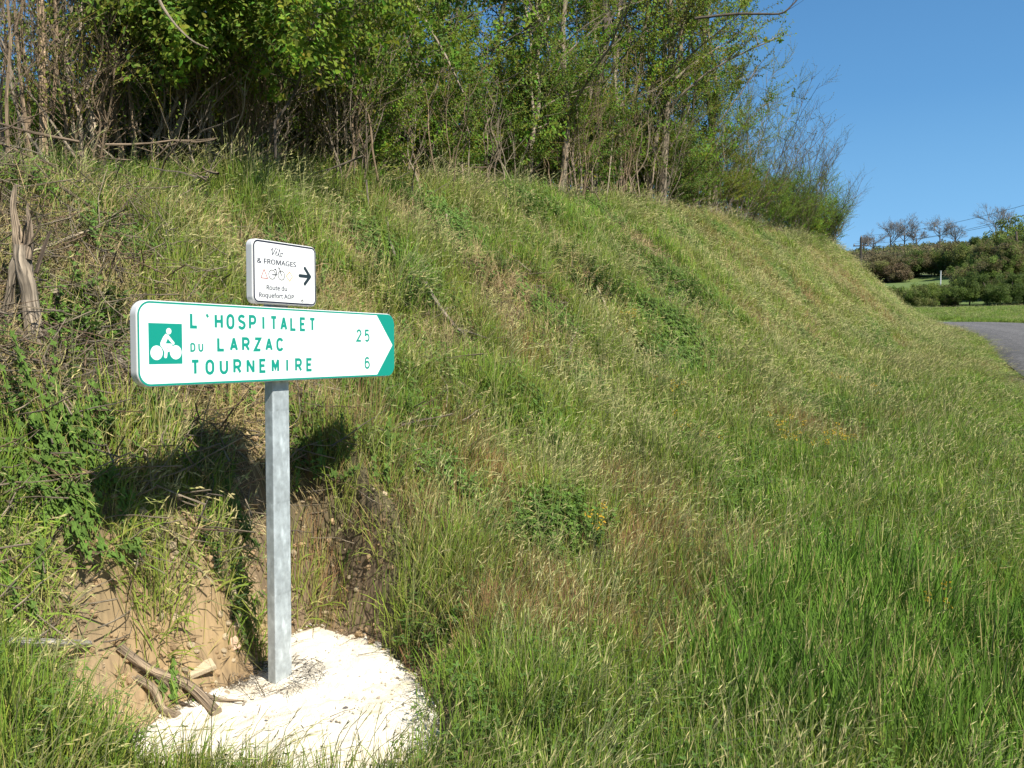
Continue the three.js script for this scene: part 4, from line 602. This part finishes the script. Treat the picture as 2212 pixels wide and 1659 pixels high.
{ // brushwood, straw and crumbs of earth
  const r = rngOf(88), tw = [0, 1, 2].map((k) => { const g = new Geo(), rr = rngOf(900 + k); let p = V3(-.16, 0, 0), d = V3(1, 0, 0), pts = [p]; for (let i = 0; i < 5; i++) { d = d.clone().add(V3(0, rnd(rr, -.3, .3), rnd(rr, -.3, .3))).normalize(); p = p.clone().addScaledVector(d, .065); pts.push(p); } g.tube(pts, .0042, .0018, 4, [1, 1, 1]); for (let i = 1; i < 4; i++) g.tube([pts[i], pts[i].clone().add(V3(rnd(rr, .02, .09), rnd(rr, -.06, .06), rnd(rr, -.06, .06)))], .002, .001, 3, [1, 1, 1]); return g.done(); });
  const L = [[], [], []];
  for (let i = 0; i < 4200; i++) {
    const s = rnd(r, -1.9, 1.6), w = rnd(r, .15, 2.4), [x, z] = unroad(s, w); if (nearPad(x, z) && padD(x, z) < .1) continue; if (r() > sstep(1.7, -.3, s) * .9 + .06) continue;
    const e = new THREE.Euler(rnd(r, -.5, .5), r() * 6.28, rnd(r, -.55, .55)), c = mul(r() < .65 ? BONE : r() < .4 ? ASH : [.50, .33, .20], rnd(r, .7, 1.15)); L[i % 3].push({ p: onGround(x, z, rnd(r, .0, .16)), q: new THREE.Quaternion().setFromEuler(e), s: V3(rnd(r, .35, 1.25), .8, .8), c });
  }
  for (let i = 0; i < 900; i++) { const d = rnd(r, -.4, 5.5) , s = rnd(r, 0, 14), w = rnd(r, .1, 3.2), [x, z] = unroad(s, w); if (fbm(x * .8 + 60, z * .8 + 2) < .6 && scar(x, z) <= 0) continue; L[i % 3].push({ p: onGround(x, z, rnd(r, .04, .16)), q: new THREE.Quaternion().setFromEuler(new THREE.Euler(rnd(r, -.5, .5), r() * 6.28, rnd(r, -.5, .5))), s: rnd(r, .4, 1.1), c: mul(BONE, rnd(r, .6, 1)) }); }
  SCARS.forEach(([a, b, R], k) => { for (let i = 0; i < 60; i++) { const t = r() * 6.28, q = R * 1.1 * Math.sqrt(r()); L[i % 3].push({ p: onGround(a + Math.cos(t) * q, b + Math.sin(t) * q, rnd(r, .01, .08)), q: new THREE.Quaternion().setFromEuler(new THREE.Euler(rnd(r, -.6, .6), r() * 6.28, rnd(r, -.8, .8))), s: rnd(r, .3, .9), c: mul(r() < .4 ? BONE : [.3, .19, .13], rnd(r, .6, 1.1)) }); } });
  for (let i = 0; i < 900; i++) { const s = rnd(r, -2, 22), [x, z] = unroad(s, crestW(s) + rnd(r, -.6, 1.6)); L[i % 3].push({ p: onGround(x, z, rnd(r, .02, .3)), q: new THREE.Quaternion().setFromEuler(new THREE.Euler(rnd(r, -.6, .6), r() * 6.28, rnd(r, -.9, .9))), s: rnd(r, .6, 2.4), c: mul(r() < .5 ? ASH : [.45, .33, .22], rnd(r, .6, 1.1)) }); }
  const T = new THREE.Group(); T.name = 'dry_brush'; scene.add(T); tag(T, 'dry broken twigs littering the left of the bank and the crest', 'brushwood', null, 'stuff'); tw.forEach((g, i) => instanced('twigs', g, BARKM, L[i], T));
  const straw = new Geo(); straw.tube([V3(-.05, 0, 0), V3(0, .006, .004), V3(.05, 0, 0)], .0013, .0008, 3, [1, 1, 1]); const S = [], S2 = [];
  for (let i = 0; i < 2600; i++) { const x = rnd(r, -1.75, .1), z = rnd(r, -3.9, -1.9), d = padD(x, z), near = Math.hypot(x - P0.x, z - P0.z), left = x < -.75; let k = d > 0 ? sstep(.6, .0, d) : left ? sstep(-.16, 0, d) * .8 : sstep(-.05, 0, d) * .7; if (near < .16) k = 1.6; else if (near < .5 && d < 0) k = Math.max(k, .08); if (r() > k) continue; S.push({ p: onGround(x, z, d < 0 ? .022 : rnd(r, .0, .03)), q: new THREE.Quaternion().setFromEuler(new THREE.Euler(0, r() * 6.28, rnd(r, -.35, .35))), s: rnd(r, .4, 1.3), c: mul(r() < .5 ? [.5, .38, .22] : [.3, .21, .13], rnd(r, .6, 1.2)) }); }
  for (let i = 0; i < 240; i++) { const a = r() * 6.28, q = .045 + .09 * Math.sqrt(r()), x = P0.x + Math.cos(a) * q * 1.2, z = P0.z + Math.sin(a) * q; S.push({ p: onGround(x, z, .02 + r() * .02), q: new THREE.Quaternion().setFromEuler(new THREE.Euler(0, r() * 6.28, rnd(r, -.5, .5))), s: rnd(r, .3, .8), c: mul([.33, .30, .27], rnd(r, .5, 1.3)) }); }
  const lit = new THREE.Group(); lit.name = 'straw_litter'; scene.add(lit); tag(lit, 'broken straw scattered round the post and the sand edge', 'straw', null, 'stuff'); instanced('straws', straw.done(), BARKM, S, lit);
  const cl = new THREE.IcosahedronGeometry(1, 1), cp = cl.attributes.position, cc = []; for (let i = 0; i < cp.count; i++) { const q = V3().fromBufferAttribute(cp, i), k = .7 + .6 * vn(q.x * 2 + 5, q.y * 2 + q.z * 3); cp.setXYZ(i, q.x * k, q.y * k * .75, q.z * k); cc.push(1, 1, 1); } cl.setAttribute('color', new THREE.Float32BufferAttribute(cc, 3)); cl.computeVertexNormals();
  for (let i = 0; i < 13000; i++) { const x = rnd(r, -1.7, .1), z = rnd(r, -3.9, -2.0), d = padD(x, z); if (r() > (d > 0 ? sstep(.5, 0, d) * (x < -.7 ? 1 : .4) : .3 * sstep(-.07, 0, d))) continue; const t = Math.pow(r(), 1.6); S2.push({ p: onGround(x, z, .004), q: new THREE.Quaternion().setFromEuler(new THREE.Euler(r() * 6, r() * 6, r() * 6)), s: .003 + .016 * t * t * t, c: mul(d < -.01 ? [.75, .66, .5] : r() < .25 ? [.56, .44, .28] : [.44, .30, .16], rnd(r, .6, 1.15)) }); }
  for (let i = 0; i < 1500; i++) { const x = rnd(r, -1.2, -.18), z = rnd(r, -3.55, -2.1), d = padD(x, z); if (d > -.01) continue; const t = r(); S2.push({ p: onGround(x, z, .017), q: new THREE.Quaternion().setFromEuler(new THREE.Euler(r() * 6, r() * 6, r() * 6)), s: .0018 + .0055 * t * t, c: mul(r() < .8 ? [.78, .70, .56] : [.42, .36, .29], rnd(r, .75, 1.1)) }); }
  const cr = new THREE.Group(); cr.name = 'soil_crumbs'; scene.add(cr); tag(cr, 'loose crumbs of ochre earth and grit around and on the sand', 'soil', null, 'stuff'); instanced('crumbs', cl, new THREE.MeshStandardMaterial({ vertexColors: true, roughness: 1, bumpMap: fineTex, bumpScale: .002 }), S2, cr);
  // stones on the sand
  const stone = (name, label, px, py, s, col, group) => { const b = hit(px, py); b.y += .012 + s * .25; const T = thing(name, label, 'stone', group, b), m = part('stone', cl, new THREE.MeshStandardMaterial({ color: new THREE.Color().setRGB(...col), roughness: .95, bumpMap: bumpTex, bumpScale: .004 }), T); m.scale.set(s, s * .8, s * rnd(r, .8, 1.1)); m.rotation.y = r() * 6; return m; };
  stone('pebble', 'largest dark pebble on the sand, nearest the bottom edge', 748, 1543, .012, [.16, .14, .13]);
  for (const [x, y, s] of [[675, 1478, .009], [713, 1477, .007], [705, 1450, .006], [733, 1433, .006], [796, 1433, .007], [750, 1462, .006], [737, 1463, .006], [751, 1474, .006], [671, 1492, .006], [744, 1529, .007]]) stone('pebble', 'small dark pebble lying on the cream sand', x, y, s, [.2, .175, .15], 'small dark pebbles on the sand');
  stone('pebble', 'small brown stone on the sand by the brown branch tip', 490, 1508, .012, [.42, .33, .22]);
  { const b = hit(434, 1456); b.y += .012; const T = thing('flat_stone', 'flat pale slab of stone left of the post foot', 'stone', null, b), g = new RoundedBoxGeometry(.085, .02, .055, 2, .005), p = g.attributes.position; for (let i = 0; i < p.count; i++) { p.setX(i, p.getX(i) * (1 + .25 * (p.getZ(i) / .06)) + .008 * (vn(p.getZ(i) * 60, 3) - .5)); p.setY(i, p.getY(i) + .006 * (vn(p.getX(i) * 40, p.getZ(i) * 40) - .5)); } g.computeVertexNormals(); const m = part('slab', g, new THREE.MeshStandardMaterial({ color: new THREE.Color().setRGB(.62, .5, .33), roughness: .95, bumpMap: bumpTex, bumpScale: .004 }), T); m.rotation.set(.3, .5, .1); }
  { const b = hit(507, 1414); b.y += .012; const T = thing('flat_stone', 'small reddish stone leaning by the post shadow', 'stone', null, b), m = part('slab', new RoundedBoxGeometry(.03, .045, .016, 2, .004), new THREE.MeshStandardMaterial({ color: new THREE.Color().setRGB(.52, .36, .25), roughness: .95 }), T); m.rotation.set(-.3, .4, .5); }
}
{ // weeds and flowers one can point at
  const weed = (label, px, py, n, h, leafL, leafW, col, seed, wide = .12) => {
    const b = hit(px, py), r = rngOf(seed), T = thing('leafy_weed', label, 'weed', null, b), st = new Geo(), lf = new Geo();
    for (let i = 0; i < n; i++) { const a = r() * 6.283, q = azim(a, 0).multiplyScalar(wide * Math.sqrt(r())), o = V3(q.x, H(b.x + q.x, b.z + q.z) - b.y - .02, q.z), d = azim(a, 0).multiplyScalar(rnd(r, .1, .8)).add(V3(0, 1, 0)).normalize(), L = h * rnd(r, .5, 1.1), top = o.clone().addScaledVector(d, L); st.tube([o, o.clone().lerp(top, .5).add(V3(rnd(r, -.01, .01), 0, rnd(r, -.01, .01))), top], .002, .001, 4, [.13, .17, .06]);
      const m = Math.max(4, Math.round(L / (leafL * .55))); for (let k = 1; k <= m; k++) for (let e = 0; e < 3; e++) lf.leaf(o.clone().lerp(top, k / m), azim(k * 1.9 + e * 2.1 + r() * .6, rnd(r, 0, .8)), V3(0, 1, 0), leafL * rnd(r, .6, 1.15), leafW * rnd(r, .8, 1.1), mul(col, rnd(r, .7, 1.3))); }
    part('stems', st.done(), BARKM, T); part('leaves', lf.done(), LEAFM, T, 'stuff');
  };
  weed('dark green weed clump on the slope just right of the white plate', 838, 628, 34, .22, .034, .016, [.07, .125, .025], 1, .22);
  weed('large dark green weed clump high on the slope in the middle', 1255, 612, 90, .26, .04, .022, [.065, .12, .022], 2, .42);
  weed('dark weed clump on the right of the bare brown scar', 1462, 640, 80, .26, .045, .024, [.065, .12, .022], 3, .40);
  weed('narrow weed clump below the crest, above the large dark one', 1130, 470, 50, .3, .04, .022, [.08, .15, .025], 4, .3);
  weed('broad-leaved green weed sprouting right of the post in the shadow edge', 690, 1022, 7, .13, .05, .018, [.09, .19, .035], 5, .05);
  weed('bright green weed clump beside the right edge of the sand', 935, 1395, 24, .15, .03, .013, [.12, .22, .03], 6, .10);
  weed('green weed clump at the left under the stump', 130, 905, 60, .17, .034, .018, [.09, .175, .03], 7, .22);
  weed('dark weed clump right of the cut stem near the stump', 190, 712, 30, .16, .04, .02, [.07, .13, .022], 8, .13);
  weed('green weed clump under the arrow sign left of the post', 470, 1180, 26, .16, .03, .014, [.085, .17, .03], 9, .10);
  const flower = (label, px, py, n, h, wide, seed) => {
    const b = hit(px, py), r = rngOf(seed), T = thing('yellow_flower', label, 'flower', null, b), st = new Geo(), fl = new Geo();
    for (let i = 0; i < n; i++) { const a = r() * 6.283, q = azim(a, 0).multiplyScalar(wide * Math.sqrt(r())), o = V3(q.x, H(b.x + q.x, b.z + q.z) - b.y, q.z), top = o.clone().add(V3(rnd(r, -.05, .05), h * rnd(r, .75, 1.15), rnd(r, -.05, .05))); st.tube([o, top], .0018, .0012, 3, [.13, .17, .05]); for (let p = 0; p < 16; p++) { const k = .007 + .005 * r(), o2 = top.clone().add(V3(rnd(r, -.018, .018), rnd(r, -.03, .012), rnd(r, -.018, .018))); fl.leaf(o2, V3(rnd(r, -1, 1), rnd(r, -.4, 1), rnd(r, -1, 1)), V3(rnd(r, -1, 1), rnd(r, .2, 1), rnd(r, -1, 1)), k, k * .8, mul([.80, .50, .04], rnd(r, .75, 1.1))); } }
    part('stems', st.done(), BARKM, T); part('flowers', fl.done(), LEAFM, T, 'stuff');
  };
  flower('two tufts of yellow flowers high on the slope under the brown scar', 1362, 748, 6, .3, .12, 21);
  flower('small yellow flower plant on the slope below the two tufts', 1440, 905, 5, .32, .14, 22);
  flower('yellow flower plant by the middle of the slope, left of the large cluster', 1500, 1010, 5, .3, .15, 23);
  flower('largest cluster of yellow flowers where slope and verge meet', 1725, 1010, 20, .32, .42, 24);
  flower('yellow flower plant near the foot of the slope under the far crest', 1850, 885, 9, .32, .3, 25);
  flower('pale yellow flower plant low in the slope above the reddish patch', 1315, 1228, 4, .24, .07, 26);
  flower('single yellow flower plant in the green verge at the right', 2025, 1385, 3, .24, .05, 27);
}
// ---------------------------------------------------------------- far side of the valley
{
  const clump = (seed, n, s) => { const r = rngOf(seed), g = new Geo(); for (let i = 0; i < n; i++) { const d = V3(rnd(r, -1, 1), rnd(r, -1, 1), rnd(r, -1, 1)); if (d.lengthSq() > 1) { i--; continue; } const k = rnd(r, .75, 1.25); g.leaf(d.clone().multiplyScalar(.5), V3(rnd(r, -1, 1), rnd(r, -.4, 1), rnd(r, -1, 1)), V3(rnd(r, -1, 1), 1, rnd(r, -1, 1)), s * rnd(r, .6, 1.2), s * .7, [k * rnd(r, .92, 1.1), k, k]); } return g.done(); };
  const CL = [1, 2, 3].map((i) => clump(1000 + i, 80, .17));
  const ground = (px, d) => { const p = at(px, 700, d); p.y = H(p.x, p.z); return p; };
  const crown = (T, r, lobes, n, col, cs) => { const L = [[], [], []]; for (let i = 0; i < n; i++) { const l = lobes[Math.floor(r() * lobes.length)], d = V3(rnd(r, -1, 1), rnd(r, -.6, 1), rnd(r, -1, 1)).normalize().multiplyScalar(Math.pow(r(), .4)), c = mul(col[Math.floor(r() * col.length)], rnd(r, .75, 1.25)); L[i % 3].push({ p: V3(l[0] + d.x * l[3], l[1] + d.y * l[4], l[2] + d.z * l[3]), q: new THREE.Quaternion().setFromEuler(new THREE.Euler(r() * 6, r() * 6, r() * 6)), s: cs * rnd(r, .7, 1.3), c }); } CL.forEach((g, i) => instanced('crown', g, LEAFM, L[i], T)); };
  const bushy = (name, label, cat, px, d, w, h, col, seed, o = {}) => {
    const r = rngOf(seed), b = ground(px, d), T = thing(name, label, cat, o.group, b), lobes = []; for (let i = 0; i < (o.lobes ?? 10); i++) { const a = r() * 6.28, q = w * .42 * Math.sqrt(r()); lobes.push([Math.cos(a) * q, h * rnd(r, .16, .76), Math.sin(a) * q, w * rnd(r, .14, .30), h * rnd(r, .16, .30)]); }
    const g = new Geo(); g.tube([V3(0, -.4, 0), V3(rnd(r, -.2, .2), h * .35, 0), V3(rnd(r, -.4, .4), h * .7, 0)], .03 * h, .012 * h, 6, [.16, .12, .09]); part('trunk', g.done(), BARKM, T); crown(T, r, lobes, o.n ?? Math.round(90 + w * h * 7), col, o.cs ?? Math.max(.55, w * .13));
  };
  const G1 = [.11, .16, .034], G2 = [.16, .225, .045], G3 = [.21, .26, .055], BR = [.20, .17, .08], OL = [.19, .20, .06];
  const low = [['olive bush at the left end of the hedge beyond the road', 1948, 76, 4.2, 2.0, [G2, OL]], ['round green bush second from the left end of the hedge', 1985, 78, 3.6, 2.3, [G2, G3]], ['grey-green bush in the hedge left of the concrete post', 2015, 80, 3.2, 1.9, [OL, G2]], ['low brownish bush in the hedge below the concrete post', 2040, 78, 2.8, 1.4, [BR, G1]], ['dark bush in the hedge right of the concrete post', 2062, 78, 3.4, 2.0, [G1, G2]], ['dark bush with pale leaves at the left foot of the big trees', 2092, 78, 3.6, 2.9, [G1, G2, G3]], ['dark low bush at the foot of the big trees', 2130, 77, 4.2, 3, [G1]], ['very dark bush at the right edge under the big trees', 2180, 77, 5, 3, [G1]], ['small dark bush on the meadow edge by the bank end', 1918, 80, 3.2, 2.0, [G2]], ['dark bush outside the right end of the hedge', 2240, 77, 5, 3.4, [G1, G2]]];
  low.forEach(([l, px, d, w, h, c], i) => bushy('hedge_bush', l, 'bush', px, d, w, h, c, 1100 + i));
  const big = [['olive tree at the left of the big trees on the right edge', 2118, 84, 5.5, 5.2, [OL, G2, BR]], ['tallest round green tree at the right edge', 2196, 92, 9, 9.4, [G2, G3, OL]], ['russet-tinged tree among the big trees on the right', 2160, 86, 6, 6.2, [BR, OL, G2]], ['tree with reddish leaves at the extreme right edge', 2222, 86, 6, 7.0, [BR, G2]], ['green tree behind the olive tree on the right', 2140, 98, 6, 6.6, [OL, G3]], ['big tree just outside the right edge', 2290, 90, 9, 9, [G2, OL]]];
  big.forEach(([l, px, d, w, h, c], i) => bushy('field_tree', l, 'tree', px, d, w, h, c, 1200 + i, { lobes: 9, n: 420 }));
  const mid = [['brown bare hedge shrub at the left end of the upper hedge', 1872, 150, 7, 3.6, [BR, OL]], ['brown shrub second from the left in the upper hedge', 1904, 152, 7, 4.2, [BR]], ['dull brown shrub with a pale side in the upper hedge', 1922, 147, 6, 3.0, [[.17, .12, .07], BR]], ['dark shrub in the middle of the upper hedge', 1950, 152, 7.5, 4.0, [BR, G1]], ['dark green shrub right of the middle of the upper hedge', 1984, 152, 7, 4.4, [G1, BR]], ['darkest shrub of the upper hedge above the concrete post', 2016, 152, 6.5, 4.4, [G1]], ['olive shrub at the right end of the upper hedge', 2048, 150, 7, 4.8, [OL, G2]], ['yellowish shrub in front of the hill on the right', 2082, 146, 7, 6, [OL, BR]], ['olive shrub between the upper hedge and the big trees', 2112, 140, 7.5, 6.4, [OL, G2]]];
  mid.forEach(([l, px, d, w, h, c], i) => bushy('upper_hedge_shrub', l, 'bush', px, d, w, h, c, 1300 + i, { n: 260, cs: 1.2 }));
  { // scrub on the hill
    const r = rngOf(1400), L = [[], [], []], T = new THREE.Group(); T.name = 'hillside_scrub'; scene.add(T); tag(T, 'brown and olive scrub clothing the far hillside below the skyline', 'scrub', null, 'stuff');
    for (let i = 0; i < 3400; i++) { const d = rnd(r, 168, 268), p = ground(rnd(r, 1700, 2600), d), t = fbm(p.x * .04, p.z * .04); L[i % 3].push({ p: p.setY(p.y + rnd(r, .3, 1.6)), q: new THREE.Quaternion().setFromEuler(new THREE.Euler(r() * 6, r() * 6, r() * 6)), s: rnd(r, 1.6, 3.4), c: mul(t < .48 ? [.19, .16, .085] : [.18, .19, .065], rnd(r, .75, 1.3)) }); }
    CL.forEach((g, i) => instanced('scrub_clumps', g, LEAFM, L[i], T));
  }
  const sky = [['spreading bare tree on the skyline right behind the power pole', 1884, 252, 12, 9.5], ['upright pale bare tree on the skyline, second from the left', 1920, 256, 8.5, 11.5], ['domed bare tree on the skyline left of the middle', 1950, 258, 11, 12], ['small bare tree on the skyline right of the domed one', 1976, 258, 9, 8], ['largest rounded bare tree on the skyline', 2026, 258, 15, 12.5], ['small bare tree on the skyline right of the largest', 2060, 258, 8, 8.5], ['tall pale bare trees behind the big green trees', 2146, 240, 10, 14], ['faint bare tree at the left end of the skyline', 1862, 262, 8, 7.5]];
  sky.forEach(([l, px, d, w, h], i) => {
    const r = rngOf(1500 + i), b = ground(px, d), T = thing('skyline_tree', l, 'tree', null, b), tr = new Geo(), tw = new Geo(), col = [.32, .29, .25]; tr.tube([V3(0, -.5, 0), V3(.1, h * .25, 0), V3(0, h * .5, 0)], .26, .13, 6, [.2, .17, .14]); part('trunk', tr.done(), BARKM, T);
    const grow = (p, dd, L, ra, lv) => { const e = p.clone().addScaledVector(dd, L); tw.tube([p, p.clone().lerp(e, .5).add(V3(rnd(r, -.1, .1) * L, 0, rnd(r, -.1, .1) * L)), e], ra, ra * .6, 3, mul(col, rnd(r, .8, 1.2))); if (lv < 4) { const n = lv < 2 ? 4 : 3; for (let k = 0; k < n; k++) grow(p.clone().lerp(e, rnd(r, .45, 1)), dd.clone().add(V3(rnd(r, -1, 1) * w / h, rnd(r, -.35, .6), rnd(r, -1, 1) * w / h)).normalize(), L * rnd(r, .55, .8), Math.max(.02, ra * .55), lv + 1); } };
    for (let k = 0; k < 6; k++) { const a = r() * 6.28; grow(V3(0, h * rnd(r, .2, .42), 0), V3(Math.cos(a) * .8 * w / h, rnd(r, .6, 1.1), Math.sin(a) * .8 * w / h).normalize(), h * .27, .10, 0); }
    part('branches', tw.done(), BARKM, T, 'stuff');
  });
  bushy('dark_conifer', 'small dark evergreen on the skyline left of the big trees', 'tree', 2118, 205, 5, 5, [G1], 1600);
  { // power pole, wires, concrete post
    const wood = new THREE.MeshStandardMaterial({ color: new THREE.Color().setRGB(.13, .105, .085), roughness: .9, map: barkTex }), b = ground(1857, 88), top = at(1856.5, 513, 88), hgt = top.y - b.y, T = thing('power_pole', 'dark wooden power pole with a crossarm rising behind the bank end', 'pole', null, b);
    const pg = new THREE.CylinderGeometry(.11, .16, hgt + .6, 10); pg.translate(0, hgt / 2 - .3, 0); part('pole', pg, wood, T);
    const yaw = -.2, cx = new RoundedBoxGeometry(1.5, .1, .1, 1, .01), ca = part('crossarm', cx, wood, T); ca.position.y = hgt - .85; ca.rotation.y = yaw;
    const ins = new THREE.LatheGeometry([[.0, 0], [.05, .0], [.075, .06], [.045, .09], [.06, .15], [.0, .2]].map(([x, y]) => new THREE.Vector2(x, y)), 10), im = new THREE.MeshStandardMaterial({ color: new THREE.Color().setRGB(.25, .2, .17), roughness: .3 }), spots = [V3(-.66 * Math.cos(yaw), hgt - .8, .66 * Math.sin(yaw)), V3(0, hgt, 0), V3(.66 * Math.cos(yaw), hgt - .8, -.66 * Math.sin(yaw))];
    spots.forEach((p) => { part('insulator', ins, im, T).position.copy(p); });
    const ends = [at(2460, 405, 44), at(2460, 366, 44), at(2460, 388, 44)], wm = new THREE.MeshStandardMaterial({ color: new THREE.Color().setRGB(.10, .10, .11), roughness: .6 });
    [['upper', 1], ['middle', 2], ['lower', 0]].forEach(([n, k]) => { const p0 = b.clone().add(spots[k]).add(V3(0, .18, 0)), p1 = ends[k], g = new Geo(), pts = []; for (let i = 0; i <= 24; i++) { const t = i / 24; pts.push(p0.clone().lerp(p1, t).add(V3(0, -2.0 * 4 * t * (1 - t) * .35, 0)).sub(p0)); } g.tube(pts, .014, .014, 5, [1, 1, 1]); const m = new THREE.Mesh(g.done(), wm); m.name = numbered('power_wire'); m.position.copy(p0); scene.add(m); tag(m, n + ' of the three thin power wires crossing the sky at right', 'wire', 'power wires'); });
    const c = ground(2030, 96), C = thing('concrete_post', 'slim pale concrete post standing in the field behind the hedge', 'post', null, c), g = new RoundedBoxGeometry(.12, 3.0, .12, 2, .02), p = g.attributes.position; for (let i = 0; i < p.count; i++) if (p.getY(i) > 0) p.setX(i, p.getX(i) * .75); g.translate(0, 1.4, 0); part('shaft', g, new THREE.MeshStandardMaterial({ color: new THREE.Color().setRGB(.55, .57, .58), roughness: .9, bumpMap: bumpTex, bumpScale: .004 }), C); const cap = new RoundedBoxGeometry(.15, .05, .17, 1, .01); cap.translate(0, 2.92, 0); part('cap', cap, new THREE.MeshStandardMaterial({ color: new THREE.Color().setRGB(.5, .52, .53), roughness: .9 }), C);
  }
}
//@@END
scene.traverse((o) => { if (o.isMesh) { o.castShadow = true; o.receiveShadow = true; } });
renderer.render(scene, camera);
